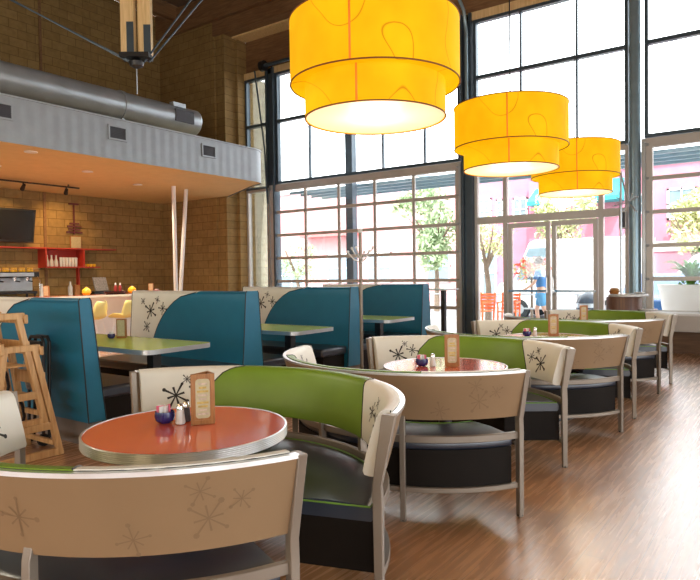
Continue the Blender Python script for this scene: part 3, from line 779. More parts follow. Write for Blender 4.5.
# ------------------------------------------------------------------ pendant lamps
def pendant(x, y, label, zb=2.265):
    t = thing('pendant_lamp', (x,y,zb), label, 'lamp', 'two tier yellow drum lamps over the tables')
    def tier(r, z0, z1, nm):
        o = MB().lathe([(r,z0),(r,z1),(r-.006,z1),(r-.006,z0),(r,z0)],(x,y,0),72).build(nm, M['shade'], t)
        rm = MB()
        for z in (z0,z1): rm.tube([(x+r*math.cos(2*PI*i/72),y+r*math.sin(2*PI*i/72),z) for i in range(72)],.0045,6,closed=True)
        rm.build('rim', M['rim'], o)
        sa = FWD+PI-.30 if nm == 'upper_shade' else FWD+PI-.28
        m = MB()
        for k in range(-2,3):
            pass
        vs = []
        for a in (-.012,.012):
            for z in (z0+.003,z1-.003): vs.append((x+(r+.0025)*math.cos(sa+a*.475/r),y+(r+.0025)*math.sin(sa+a*.475/r),z))
        m.add(vs,[(0,2,3,1)])
        m.build('stitched_seam', M['seam'], o, solid=.002)
        return o
    tier(.475, zb+.185, zb+.535, 'upper_shade'); tier(.395, zb, zb+.20, 'lower_shade')
    MB().lathe([(0,zb+.004),(.388,zb+.004),(.388,zb+.010),(0,zb+.010)],(x,y,0),64).build('diffuser', M['diffuser'], t)
    MB().lathe([(.386,zb+.192),(.472,zb+.192),(.472,zb+.196),(.386,zb+.196),(.386,zb+.192)],(x,y,0),64).build('tier_ring', M['shade'], t)
    m = MB()
    for k in range(3):
        a = k*2*PI/3+.4; m.tube([(x,y,zb+.52),(x+.47*math.cos(a),y+.47*math.sin(a),zb+.52)],.004,6)
    m.build('spider', M['black'], t)
    MB().tube([(x,y,zb+.3),(x,y,CEIL+.2)],.006,8).build('cord', M['black'], t)
    MB().lathe([(.06,CEIL+.2),(.06,CEIL+.25)],(x,y,0),16).build('canopy', M['black'], t)
    l = bpy.data.lights.new('pendant_and_fill_light','POINT'); l.energy = PEND; l.color = (1,.74,.42); l.shadow_soft_size = .18
    o = bpy.data.objects.new('pendant_and_fill_light', l); C.objects.link(o); o.location = (x,y,zb-.06)
PEND = 14
BACK_FILL = 50
pendant(3.02,1.97,'largest and nearest yellow two tier drum lamp')
pendant(5.24,2.04,'middle yellow two tier drum lamp of the row of three')
pendant(7.33,2.10,'farthest and smallest yellow two tier drum lamp near the doors')

# added fill lights, unseen behind and left of the camera, without fixtures
for x,y in ((1.1,7.0),(-1.6,1.9),(-3.9,1.9),(-1.6,5.2),(-3.9,5.2),(-1.6,-1.5)):
    l = bpy.data.lights.new('pendant_and_fill_light','POINT'); l.energy = BACK_FILL*(4.2 if x > 0 else 1); l.color = (1,.88,.70) if x > 0 else (1,.72,.42); l.shadow_soft_size = .4
    o = bpy.data.objects.new('pendant_and_fill_light', l); C.objects.link(o); o.location = (x,y,4.0 if x > 0 else 2.5)

# ------------------------------------------------------------------ high chairs (nested pair) and folded stroller
def high_chair(x, y, z, rz, label, s=1):
    t = thing('high_chair', (x,y,z), label, 'high chair', 'stacked wooden high chairs')
    o = Vector((x,y,z)); Rm = Matrix.Rotation(rz,3,'Z')
    def q(a,b,c): return o + Rm @ Vector((a,b,c))
    hh = .87; b = .27; tp_ = .15
    for sa in (-1,1):
        for sb in (-1,1):
            MB().bar(q(sa*b,sb*.25,0),q(sa*tp_*.72,sb*.18,hh),.046,.046,up=Rm@Vector((0,1,0))).build('leg', M['beech'], t, bevel=.005)
    for sb in (-1,1):
        MB().bar(q(-tp_*.72-.05,sb*.18,hh-.015),q(tp_*.72+.05,sb*.18,hh-.015),.046,.05).build('arm_rail', M['beech'], t, bevel=.006)
        for zz,nm in ((.03,'floor_rail'),(.24,'side_rail')):
            f = zz/hh; w_ = b+(tp_*.72-b)*f; MB().bar(q(-w_,sb*(.25-.07*f),zz),q(w_,sb*(.25-.07*f),zz),.038,.058).build(nm, M['beech'], t, bevel=.005)
    MB().bar(q(-.14,-.22,hh-.005),q(-.14,.22,hh-.005),.032,.085).build('back_rail', M['beech'], t, bevel=.008)
    MB().bar(q(-.15,-.22,hh-.17),q(-.15,.22,hh-.17),.02,.06).build('back_rail', M['beech'], t, bevel=.005)
    MB().bar(q(.16,-.22,hh-.04),q(.16,.22,hh-.04),.03,.07).build('front_rail', M['beech'], t, bevel=.008)
    MB().bar(q(.17,-.22,hh-.26),q(.17,.22,hh-.26),.022,.10).build('front_panel', M['beech'], t, bevel=.005)
    for f_,nm in ((.24,'cross_rail'),):
        MB().bar(q(-.23,-.23,.22),q(-.23,.23,.22),.028,.04).build(nm, M['beech'], t, bevel=.005)
        MB().bar(q(.23,-.23,.10),q(.23,.23,.10),.028,.04).build(nm, M['beech'], t, bevel=.005)
    MB().bar(q(-.16,0,.47),q(.17,0,.47),.36,.016).build('seat', M['beech'], t, bevel=.004)
    MB().tube([q(.05,-.02,.47),q(.10,-.01,.40),q(.12,0,.30),q(.10,.02,.18)],.012,6).build('strap', M['black'], t)
    MB().tube([q(-.05,.08,.47),q(.02,.09,.36),q(.06,.06,.25)],.012,6).build('strap', M['black'], t)
    return t
high_chair(2.43,5.02,0,0,'lower wooden high chair of the stacked pair beside the dark teal booth')
high_chair(2.33,5.05,.25,0,'upper wooden high chair nested on top of the other one')
st = thing('folded_stroller',(2.76,5.2,0),'folded black stroller with a grey mesh pouch leaning on the dark teal booth','stroller')
for dx in (0,.05):
    pts_ = [(2.76+dx,5.36,.10),(2.78+dx,5.36,.86),(2.782+dx,5.33,.90),(2.782+dx,5.16,.90),(2.78+dx,5.13,.86),(2.76+dx,5.13,.06)]
    MB().tube(pts_,.014,8).build('frame_tube', M['black'], st)
m = MB(); vs=[]
for j in range(9):
    for i in range(9):
        bu = math.sin(PI*i/8)*math.sin(PI*j/8); vs.append((2.74-.07*bu+.01*math.sin(i*3+j*2), 5.34-.19*i/8, .46+.32*j/8))
m.add(vs,[(j*9+i,j*9+i+1,(j+1)*9+i+1,(j+1)*9+i) for j in range(8) for i in range(8)])
m.build('mesh_pouch', M['cloth'], st, solid=.006)
m = MB().box(2.755,2.785,5.15,5.34,.76,.87); m.build('top_panel', M['black'], st, bevel=.01)
for y in (5.13,5.36):
    w_ = MB().tube([(2.76,y-.015,.05),(2.76,y+.015,.05)],.05,16).build('wheel', M['tyre'], st)
    MB().tube([(2.76,y-.018,.05),(2.76,y+.018,.05)],.018,10).build('hub', M['white'], w_)

# ------------------------------------------------------------------ bar table with yellow shell chairs
t = thing('bar_table',(7.6,11.2,0),'long orange topped bar table with white front behind the blue booths','table')
MB().box(5.4,8.75,10.88,11.55,1.02,1.055).build('tabletop', M['orange'], t, bevel=.004)
MB().box(5.38,8.77,10.86,10.879,1.015,1.058).build('edge_band', M['white'], t)
MB().box(8.751,8.77,10.88,11.57,1.015,1.058).build('edge_band', M['white'], t)
MB().box(5.5,8.6,11.25,11.35,.0,1.02).build('front_panel', M['white'], t)
for x in (5.6,8.55): MB().box(x-.04,x+.04,11.0,11.08,0,1.02).build('leg', M['white'], t)
def shell_chair(x, y, rz, label, hz=.66):
    t = thing('shell_chair',(x,y,0),label,'chair','yellow moulded shell chairs')
    o = Vector((x,y,0)); Rm = Matrix.Rotation(rz,3,'Z')
    def q(a,b,c): return o + Rm @ Vector((a,b,c))
    prof = [(.20,-.012,.16),(.18,.0,.20),(.08,-.015,.22),(-.05,-.02,.23),(-.13,.0,.235),(-.18,.06,.235),(-.20,.14,.23),(-.215,.22,.21),(-.222,.28,.17),(-.224,.30,.12)]
    vs=[]; nb=12
    for a,c,w_ in prof:
        for i in range(nb+1):
            s = -1+2*i/nb; lift = .10*abs(s)**3*max(0,min(1,(a+.25)/.2)) if a < .15 else .03*abs(s)**3
            vs.append(q(a+(.09*abs(s)**2.5 if c > .05 else 0), s*w_, hz+c+lift))
    m = MB().add(vs,[(j*(nb+1)+i,j*(nb+1)+i+1,(j+1)*(nb+1)+i+1,(j+1)*(nb+1)+i) for j in range(len(prof)-1) for i in range(nb)])
    m.build('shell', M['yellow'], t, sharp=180, solid=.008)
    for sa,sb in ((1,1),(1,-1),(-1,1),(-1,-1)):
        MB().tube([q(sa*.10,sb*.10,hz-.01),q(sa*.20,sb*.20,0)],.009,8).build('leg', M['white'], t)
    m = MB()
    c_ = [q(sa*.155,sb*.155,.28) for sa,sb in ((1,1),(1,-1),(-1,-1),(-1,1))]
    m.tube(c_,.006,6,closed=True); m.build('stretcher', M['white'], t)
    return t
shell_chair(6.52,10.30,PI/2+.5,'yellow shell chair at the bar table, partly behind the dark teal booth')
shell_chair(7.04,10.2,PI/2+.5,'middle yellow shell chair at the bar table, above the lime table')
shell_chair(7.58,10.4,PI/2+.4,'yellow shell chair at the bar table next to the cream booth corner')
def ketchup(x,y,z,label,mat='catred'):
    t = thing('sauce_bottle',(x,y,z),label,'bottle')
    MB().lathe([(.032,0),(.034,.01),(.034,.12),(.02,.15),(.014,.165)],(x,y,z),18).build('bottle_body',M[mat],t)
    MB().lathe([(.016,.165),(.016,.185),(.004,.21)],(x,y,z),14).build('cap',M['white'],t)
t = thing('condiment_tray',(7.55,11.15,1.056),'dark oval condiment tray on the bar table','tray')
MB().lathe([(0,0),(.20,0),(.24,.035),(.25,.06),(.235,.06),(.20,.02),(0,.015)],(7.55,11.15,1.056),32,sy=.6).build('tray',M['black'],t)
ketchup(7.55,11.16,1.075,'dark red sauce bottle standing in the oval tray')
ketchup(7.63,11.12,1.075,'second sauce bottle standing in the oval tray')
for x,y,lab in ((7.90,11.12,'yellow squash at the right of the oval tray'),(6.85,11.05,'yellow squash lying on the bar table above the dark teal booth')):
    t = tag(MB().lathe([(.0,0),(.05,.01),(.085,.05),(.08,.10),(.045,.135),(.02,.15),(.0,.165)],(x,y,1.056),20).build('squash',M['cupyellow'],org=(x,y,1.056)),lab,'vegetable')
    MB().lathe([(.012,.155),(.010,.185),(0,.19)],(x,y,1.056),8).build('stem',M['bark'],t)
for x,y,lab in ((6.15,11.2,'small menu stand at the left end of the bar table'),(8.35,11.1,'small menu stand on the bar table beside the cream booth corner')):
    t = thing('table_menu',(x,y,1.056),lab,'menu holder')
    MB().rbox((x,y,1.056+.10),.03,.10,.20,FWD).build('wooden_frame',M['oak'],t)
    MB().rbox(Vector((x,y,1.16))-fv*.017,.004,.08,.17,FWD).build('menu_sheet',M['paper'],t)
t = thing('napkin_box',(8.42,11.02,1.056),'dark red napkin box beside the small menu stand','box')
MB().rbox((8.45,11.05,1.09),.12,.10,.066,FWD).build('box_body',M['catred'],t,bevel=.006); MB().rbox((8.45,11.05,1.126),.08,.06,.02,FWD).build('napkins',M['white'],t)

# ------------------------------------------------------------------ back bar under the mezzanine
t = thing('back_counter',(6.5,13.9,0),'back bar counter against the block wall below the red shelves','counter')
MB().box(3.5,9.3,13.55,14.38,.93,.97).build('counter_top',M['marble'],t,bevel=.004)
MB().box(3.52,9.28,13.62,14.38,.0,.93).build('cabinet_body',M['walnut'],t)
t = thing('wall_shelf',(8.2,14.2,1.66),'red wall shelf with two levels and upright dividers behind the bar','shelf')
MB().box(4.0,9.55,14.05,LW-.002,2.07,2.095).build('shelf_board',M['red'],t)
MB().box(7.72,9.10,14.05,LW-.002,1.635,1.66).build('shelf_board',M['red'],t)
for x in (7.72,8.66): MB().box(x,x+.03,14.05,LW-.002,1.66,2.07).build('divider',M['red'],t)
MB().box(7.75,8.66,LW-.02,LW-.003,1.66,2.07).build('back_board',M['red'],t)
MB().box(8.66,8.70,14.30,LW-.002,1.0,1.635).build('upright',M['red'],t)
g0 = None
for i,x in enumerate((7.83,7.94,8.05)):
    t = tag(MB().lathe([(.035,0),(.045,.01),(.045,.12),(.02,.19),(.018,.25),(.024,.27)],(x,14.2,1.66),18).build('carafe',M['tumbler'],org=(x,14.2,1.66)),('clear glass carafe nearest the left divider on the red shelf','clear glass carafe in the middle of three on the red shelf','clear glass carafe beside the tumblers on the red shelf')[i],'carafe','glass carafes on the red shelf')
for i in range(6):
    tag(MB().lathe([(.03,0),(.038,.22),(.035,.22),(.028,.01),(0,.01)],(8.17+i*.075,14.2,1.66),16).build('tumbler',M['tumbler'],org=(8.17+i*.075,14.2,1.66)),'tall clear glass in the row on the lower red shelf','glass','tall clear glasses on the red shelf')
for i in range(4):
    x = 8.77+i*.085
    t = tag(MB().lathe([(.022,0),(.034,.02),(.037,.07),(.033,.07),(.030,.02),(0,.01)],(x,14.2,1.66),18).build('coffee_cup',M['cupyellow'],org=(x,14.2,1.66)),'small yellow coffee cup in the row at the right end of the red shelf','cup','yellow cups on the red shelf')
    MB().tube([(x,14.165,1.715),(x,14.14,1.71),(x,14.14,1.685),(x,14.168,1.68)],.005,6).build('handle',M['cupyellow'],t)
t = thing('framed_notice',(8.62,14.3,2.1),'pale green framed notice standing on the red shelf','picture frame')
MB().box(8.48,8.76,14.30,14.33,2.096,2.40).build('frame',M['oak'],t); MB().box(8.495,8.745,14.293,14.299,2.115,2.385).build('paper',M['paper'],t)
t = thing('wall_ornament',(8.62,14.36,2.45),'dark red metal ornament on a rod above the framed notice','ornament')
MB().box(8.605,8.635,14.35,14.38,2.45,3.20).build('rod',M['maroon'],t); MB().box(8.50,8.74,14.34,14.39,3.16,3.20).build('top_plate',M['maroon'],t)
for i,(z,w_) in enumerate(((2.48,.20),(2.55,.15),(2.62,.18),(2.69,.12))): MB().box(8.62-w_,8.62+w_,14.335,14.365,z,z+.035).build('crossbar',M['maroon'],t)
t = thing('television',(6.9,14.25,2.2),'black wall mounted television tilted down above the red shelf','television')
m = MB().hexa([(6.3,14.14,2.20),(7.50,14.14,2.20),(7.50,14.19,2.20),(6.3,14.19,2.20),(6.3,14.0,2.93),(7.50,14.0,2.93),(7.50,14.05,2.93),(6.3,14.05,2.93)]); m.build('casing',M['black'],t,bevel=.006)
m = MB().hexa([(6.34,14.125,2.25),(7.46,14.125,2.25),(7.46,14.13,2.25),(6.34,14.13,2.25),(6.34,14.0,2.89),(7.46,14.0,2.89),(7.46,14.005,2.89),(6.34,14.005,2.89)]); m.build('screen',M['screen'],t)
MB().box(6.8,7.0,14.1,LW,2.5,2.6).build('wall_mount',M['black'],t)
# espresso machine
ex = 6.85; t = thing('espresso_machine',(ex,13.9,.97),'silver and black espresso machine on the back counter','coffee machine')
MB().box(ex-.55,ex+.5,13.75,14.2,1.06,1.12).build('drip_tray',M['black'],t,bevel=.01)
MB().box(ex-.55,ex+.5,13.95,14.2,1.12,1.42).build('body',M['zinc'],t,bevel=.015)
MB().box(ex-.58,ex+.53,13.70,14.22,1.42,1.54).build('head',M['black'],t,bevel=.02)
MB().box(ex-.45,ex+.40,13.69,13.70,1.44,1.52).build('control_panel',M['zinc'],t)
for x in (-.52,.47):
    for y in (13.80,14.15): MB().tube([(ex+x,y,.97),(ex+x,y,1.06)],.025,10).build('foot',M['black'],t)
for x in (-.3,.05,.32):
    gh = MB().lathe([(.04,1.34),(.045,1.42)],(ex+x,13.83,0),16).build('group_head',M['chrome'],t)
    MB().tube([(ex+x,13.80,1.345),(ex+x,13.62,1.33)],.014,8).build('portafilter',M['black'],gh)
for x in (-.5,.48): MB().tube([(ex+x,13.72,1.45),(ex+x*1.05,13.64,1.35),(ex+x*1.05,13.66,1.14)],.009,8).build('steam_wand',M['chrome'],t)
MB().tube([(ex-.57,13.72,1.60),(ex+.52,13.72,1.60)],.008,6).build('cup_rail',M['chrome'],t)
i = 0
for j in range(12):
    x = ex-.5+j*.088
    c_ = tag(MB().lathe([(.033,0),(.038,.012),(.038,.05),(.030,.085),(.022,.09),(0,.09)],(x,13.88+.05*(j%2),1.541),16).build('coffee_cup',M['cupyellow'],org=(x,13.88,1.541)),'upturned yellow cup in the row on the espresso machine','cup','yellow cups on the espresso machine')
for i,(x,h,mm,lab) in enumerate(((7.50,.30,'white','pale paper cup stack beside the espresso machine'),(8.18,.34,'tumbler','tall clear bottle on the back counter under the red shelf'),(8.33,.26,'paper','narrow carton on the back counter under the red shelf'))):
    if mm == 'paper': tag(MB().box(x-.06,x+.06,13.8,13.9,.97,.97+h).build('carton',M['oak'],org=(x,13.85,.97),bevel=.006),lab,'carton')
    else:
        b_ = tag(MB().lathe([(.05,0),(.05,h*.6),(.022,h*.8),(.022,h)],(x,13.85,.97),18).build('bottle' if mm == 'tumbler' else 'cup_stack',M[mm],org=(x,13.85,.97)),lab,'bottle' if mm == 'tumbler' else 'cups')
t = thing('cash_register',(8.95,13.8,.97),'dark till with an angled screen on the back counter','till')
MB().box(8.70,9.15,13.70,14.0,.97,1.07).build('till_base',M['black'],t,bevel=.01)
m = MB().hexa([(8.75,13.72,1.08),(9.1,13.72,1.08),(9.1,13.76,1.08),(8.75,13.76,1.08),(8.75,13.84,1.40),(9.1,13.84,1.40),(9.1,13.88,1.40),(8.75,13.88,1.40)]); m.build('screen',M['cloth'],t,bevel=.006)

# ------------------------------------------------------------------ coat stands, host stand, window bar table
def coat_stand(x, y, zt, label, burst=False):
    t = thing('coat_stand',(x,y,0),label,'coat stand')
    MB().lathe([(.17,0),(.17,.012),(.03,.03),(.02,.04)],(x,y,0),24).build('base',M['zinc'],t)
    MB().tube([(x,y,.02),(x,y,zt)],.021,12).build('pole',M['alum'],t)
    MB().lathe([(0,-.035),(.03,-.02),(.035,0),(.03,.02),(0,.035)],(x,y,zt+.02),16).build('finial',M['white'],t)
    for k in range(6):
        a = k*PI/3+.3; dx,dy = math.cos(a),math.sin(a); z = zt-.36+(.05 if k % 2 else 0)
        h = MB().tube([(x,y,z-.02),(x+.09*dx,y+.09*dy,z+.03),(x+.16*dx,y+.16*dy,z+.11)],.009,8).build('hook',M['white'],t)
        MB().lathe([(0,-.02),(.016,-.01),(.018,0),(.016,.01),(0,.02)],(x+.16*dx,y+.16*dy,z+.12),10).build('knob',M['white'],h)
    return t
coat_stand(6.55,4.52,1.91,'slim metal coat stand between the teal booths and the round tables')
t = thing('starburst_stand',(11.0,2.42,0),'slim metal pole with a starburst near the top beside the steel column','stand')
MB().lathe([(.18,0),(.18,.012),(.03,.03)],(11.0,2.42,0),24).build('base',M['zinc'],t)
MB().tube([(11.0,2.42,.02),(11.0,2.42,3.0)],.02,10).build('pole',M['zinc'],t)
hb = MB(); cc = Vector((10.95,2.30,2.48)); m = MB()
m.tube([(11.0,2.42,2.98),(10.95,2.30,2.5)],.012,8)
rnd = random.Random(3)
for k in range(12):
    d_ = Vector((rnd.uniform(-.4,.4),rnd.uniform(-1,1),rnd.uniform(-1,1))).normalized(); L_ = rnd.uniform(.10,.22)
    m.tube([cc,cc+d_*L_],[.004,.009],6); m.lathe([(0,-.014),(.012,-.007),(.014,0),(.012,.007),(0,.014)],cc+d_*L_,8)
m.build('starburst',M['zinc'],t)
t = tag(MB().box(11.75,11.88,2.50,2.62,2.12,2.42).build('wall_speaker',M['frame'],org=(11.8,2.56,2.12),bevel=.01),'small grey box fixed beside the steel column below the starburst','speaker')
MB().box(11.742,11.75,2.515,2.605,2.14,2.40).build('grille',M['darkmesh'],t)
t = thing('host_stand',(10.1,2.12,0),'dark drum shaped host stand with a pale round top near the doors','stand')
MB().lathe([(.24,0),(.25,.02),(.25,.98),(.24,1.0)],(10.1,2.18,0),40).build('drum_body',M['drum'],t)
MB().lathe([(.0,1.0),(.27,1.0),(.28,1.01),(.28,1.03),(.27,1.04),(0,1.04)],(10.1,2.12,0),40).build('top',M['marble'],t)
MB().lathe([(.0,.80),(.12,.80),(.13,.82),(0,.82)],(10.05,1.84,0),24).build('side_shelf',M['marble'],t)
t = thing('bread_basket',(10.02,2.30,1.041),'small basket of brown bread on the dark host stand','basket')
MB().lathe([(.0,0),(.06,0),(.08,.05),(.075,.05),(.055,.008),(0,.008)],(10.02,2.30,1.041),20).build('basket',M['oak'],t)
for k in range(3): MB().lathe([(0,-.03),(.035,-.02),(.045,0),(.035,.02),(0,.03)],(10.0+.03*k,2.27+.03*k,1.041+.06),12).build('roll',M['kraft'],t)
t = tag(MB().lathe([(0,0),(.05,0),(.08,.02),(.078,.024),(0,.008)],(10.12,1.97,1.041),20).build('saucer',M['white'],org=(10.12,1.97,1.041)),'white dish on the dark host stand','dish')
t = thing('window_bar_table',(10.9,5.60,0),'tall black table with a thin top in front of the big grid window','table')
MB().box(10.6,11.2,5.42,5.98,1.06,1.085).build('tabletop',M['marble'],t,bevel=.003)
MB().box(10.86,10.94,5.56,5.64,.02,1.06).build('post',M['black'],t); MB().lathe([(.25,0),(.25,.012),(.05,.03)],(10.9,5.6,0),24).build('base',M['black'],t)
shell_chair(10.5,6.25,.6,'yellow shell chair at the tall black table in front of the big grid window',.72)
t = tag(MB().tube([(11.8,4.05,3.95),(11.8,4.05,4.12)],[.05,.035],14).build('ceiling_sensor',M['black'],org=(11.8,4.05,3.95)),'small dark sensor on the middle window bar above the farthest lamp','sensor')
MB().bar((11.8,4.05,3.96),(11.93,4.0,3.7),.02,.02).build('bracket',M['black'],t)

# ------------------------------------------------------------------ outside the glass
struct(MB().box(WIN+.28,19,-40,60,-.25,-.05).build('ground_sidewalk',M['pave']))
struct(MB().box(19,80,-60,90,-.27,-.12).build('ground_street',M['asphalt']))
struct(MB().box(WIN+.25,12.95,11.86,12.2,-.1,6.6).build('wall_outside',M['brick_out']))
tr = thing('trellis',(13.4,3,3.7),'blue grey steel slat canopy outside above the glass doors','trellis')
for u in (12.6,13.05,13.5,13.95): MB().box(u-.025,u+.025,-4,10.9,3.48,3.55).build('slat',M['pole'],tr)
for v in (-3,-1,1,3,5,7,9): MB().box(12.27,14.1,v-.03,v+.03,3.55,3.63).build('support_arm',M['pole'],tr)
def building(x0,x1,y0,y1,h,label,wall,wins,name='building',roof=True):
    t = thing(name,(x0,(y0+y1)/2,-.1),label,'building')
    MB().box(x0,x1,y0,y1,-.12,h).build('walls',M[wall],t)
    MB().box(x0-.15,x1+.15,y0-.15,y1+.15,h,h+.18).build('parapet',M['white'],t)
    for (a,b,c,d) in wins:
        f = MB(); 
        for p,q,r_,s_ in ((a,a+.08,c,d),(b-.08,b,c,d),(a,b,c,c+.08),(a,b,d-.08,d),((a+b)/2-.03,(a+b)/2+.03,c,d),(a,b,(c+d)/2-.03,(c+d)/2+.03)): f.box(x0-.06,x0+.02,p,q,r_,s_)
        w_ = f.build('window',M['white'],t); MB().box(x0-.02,x0-.005,a+.05,b-.05,c+.05,d-.05).build('pane',M['winglass'],w_)
    return t
bA = building(30,40,13.8,34,6.4,'pale pink building across the street seen through the left grid window','rosylight',
    [(27.6,28.4,3.2,4.6),(21.3,23.1,.9,2.6),(18.6,20.2,.9,2.6),(24.9,26.9,.3,2.4),(15.0,16.4,.9,2.6)])
MB().box(29.2,30.0,20.8,24.6,3.6,3.8).build('awning',M['red_stucco'],bA)
bB = building(28,40,9.85,13.4,5.75,'pink building with white windows across the street, left of the doors','rosy',
    [(11.83,12.55,3.7,4.85),(11.0,11.6,3.7,4.75),(10.1,10.8,3.7,4.75),(11.6,13.0,.3,2.4)])
bC = building(27,40,-6,9.7,5.5,'rose red building across the street behind the right hand glass','rosy',
    [(8.55,9.43,3.6,4.3),(6.9,7.8,3.6,4.3),(5.0,5.6,3.6,4.4),(3.24,4.26,3.3,4.5),(.6,1.6,3.3,4.5)])
MB().extr([(27,7.9,4.95),(25.9,7.9,4.30),(25.9,7.9,4.15),(27,7.9,4.15)],(0,1.5,0)).build('awning',M['teal'],bC)
MB().extr([(27,5.8,5.1),(25.9,5.8,4.3),(25.9,5.8,4.15),(27,5.8,4.15)],(0,1.0,0)).build('awning',M['teal'],bC)
MB().box(26.95,27.0,-5.5,9.5,2.1,2.5).build('sign_band',M['white'],bC)
def tree(x,y,h,cr,label,leaf,seed,n=1500,name='street_tree',zc=.62):
    rnd = random.Random(seed); t = thing(name,(x,y,-.1),label,'tree','street trees outside')
    m = MB(); top = Vector((x,y,h*zc))
    m.tube([(x,y,-.1),(x+.05,y,h*.25),(x-.03,y+.04,h*.42)],[.11,.085,.075],10)
    for k in range(6):
        a = k*1.05+rnd.random(); m.tube([(x-.03,y+.04,h*.40),(x+.25*cr*math.cos(a),y+.25*cr*math.sin(a),h*.55),(x+.65*cr*math.cos(a),y+.65*cr*math.sin(a),h*(.66+.2*rnd.random()))],[.06,.04,.015],8)
    m.build('trunk',M['bark'],t)
    cl_ = [(Vector((x+cr*.65*rnd.uniform(-1,1),y+cr*.65*rnd.uniform(-1,1),h*zc+(h*.24)*rnd.uniform(-1,1))),cr*rnd.uniform(.3,.5)) for _ in range(12)]
    vs=[];fs=[]
    for i in range(n):
        c_,r_ = rnd.choice(cl_); d_ = Vector((rnd.gauss(0,1),rnd.gauss(0,1),rnd.gauss(0,1))).normalized(); p = c_+d_*r_*rnd.random()**.4
        a = Vector((rnd.gauss(0,1),rnd.gauss(0,1),rnd.gauss(0,1))).normalized(); b = a.cross(Vector((rnd.gauss(0,1),rnd.gauss(0,1),1))).normalized(); s = cr*.055*rnd.uniform(.7,1.5)
        o = len(vs); vs += [p-a*s*1.5,p+b*s*.6,p+a*s*1.5,p-b*s*.6]; fs.append((o,o+1,o+2,o+3))
    mm = MB(); mm.add(vs,fs); mm.build('crown',M[leaf],t,normals=False)
    return t
tree(22.0,11.6,5.0,1.7,'green street tree seen through the middle of the left grid window','leaf',1,2000)
tree(18.0,7.75,3.7,.9,'small pale tree with a forked trunk left of the glass doors','leafy',2,500)
tree(24.3,7.4,5.0,1.3,'yellow green street tree above the white truck','leafy',3,1800)
tree(25.3,3.1,4.6,1.25,'yellow green street tree seen through the right hand glass','leafy',4,1800)
tree(23.0,19.5,3.0,1.0,'low green shrub tree at the left end of the grid window','leaf',5,600)
def vehicle(x,y,rz,L,W,Hh,cab,mat,label,name,cat):
    t = thing(name,(x,y,-.12),label,cat)
    o = Vector((x,y,-.12)); Rm = Matrix.Rotation(rz,3,'Z')
    def q(a,b,c): return o+Rm@Vector((a,b,c))
    if cab == 'van':
        pr = [(-L/2,.35),(L/2,.35),(L/2,.95),(L/2-.12,1.15),(L*.36,1.25),(L*.24,Hh-.08),(L*.20,Hh),(-L/2+.05,Hh),(-L/2,Hh-.1)]
    else:
        pr = [(-L/2,.30),(L/2,.30),(L/2,.62),(L/2-.1,.80),(L*.24,.92),(L*.08,Hh-.04),(L*.02,Hh),(-L*.22,Hh),(-L*.40,.98),(-L/2+.04,.92),(-L/2,.6)]
    m = MB(); m.extr([q(a,-W/2,c) for a,c in pr], Rm@Vector((0,W,0))); m.build('body',M[mat],t,bevel=.04)
    g = MB()
    if cab == 'van':
        for s in (-1,1): g.extr([q(L*.34,s*W/2-.005,1.25),q(L*.24,s*W/2-.005,Hh-.25),q(L*.10,s*W/2-.005,Hh-.25),q(L*.10,s*W/2-.005,1.25)], Rm@Vector((0,.012,0)))
    else:
        for s in (-1,1): g.extr([q(L*.20,s*W/2-.005,.93),q(L*.06,s*W/2-.005,Hh-.08),q(-L*.22,s*W/2-.005,Hh-.08),q(-L*.36,s*W/2-.005,.96)], Rm@Vector((0,.012,0)))
    g.build('side_window',M['winglass'],t)
    for a in (-L*.32,L*.32):
        for s in (-1,1):
            w_ = MB().tube([q(a,s*(W/2-.2),.32),q(a,s*(W/2+.01),.32)],.32,18).build('wheel',M['tyre'],t)
            MB().tube([q(a,s*(W/2+.005),.32),q(a,s*(W/2+.02),.32)],.17,14).build('hubcap',M['zinc'],w_)
    return t,q
tk,q = vehicle(20.6,6.05,PI/2,4.2,2.0,2.5,'van','truck','white delivery truck parked outside the glass doors','truck','truck')
m = MB(); m.add([q(.6,1.012,1.3),q(1.08,1.012,1.3),q(1.08,1.012,1.78),q(.6,1.012,1.78)],[(0,1,2,3)]); m.build('side_picture',M['sidepic'] if 'sidepic' in M else M['cardark'],tk,solid=.01)
vehicle(23.0,1.6,PI/2,4.8,2.0,2.0,'van','truck','white van parked outside the right hand glass','van','van')
vehicle(18.3,2.95,PI,3.9,1.7,1.42,'car','carblue','dark blue car beyond the host stand','car','car')
t = tag(MB().lathe([(.20,-.05),(.27,.0),(.30,.35),(.29,.62),(.22,.78),(.10,.86),(0,.88)],(16.0,4.27,0),28).build('dark_dome',M['cardark'],org=(16.0,4.27,-.05)),'dark dome on the pavement outside the glass doors','bin')  # low dark rounded shape, not identified
MB().lathe([(.302,.50),(.306,.50),(.306,.60),(.302,.60),(.302,.50)],(16.0,4.27,0),28).build('band',M['zinc'],t)
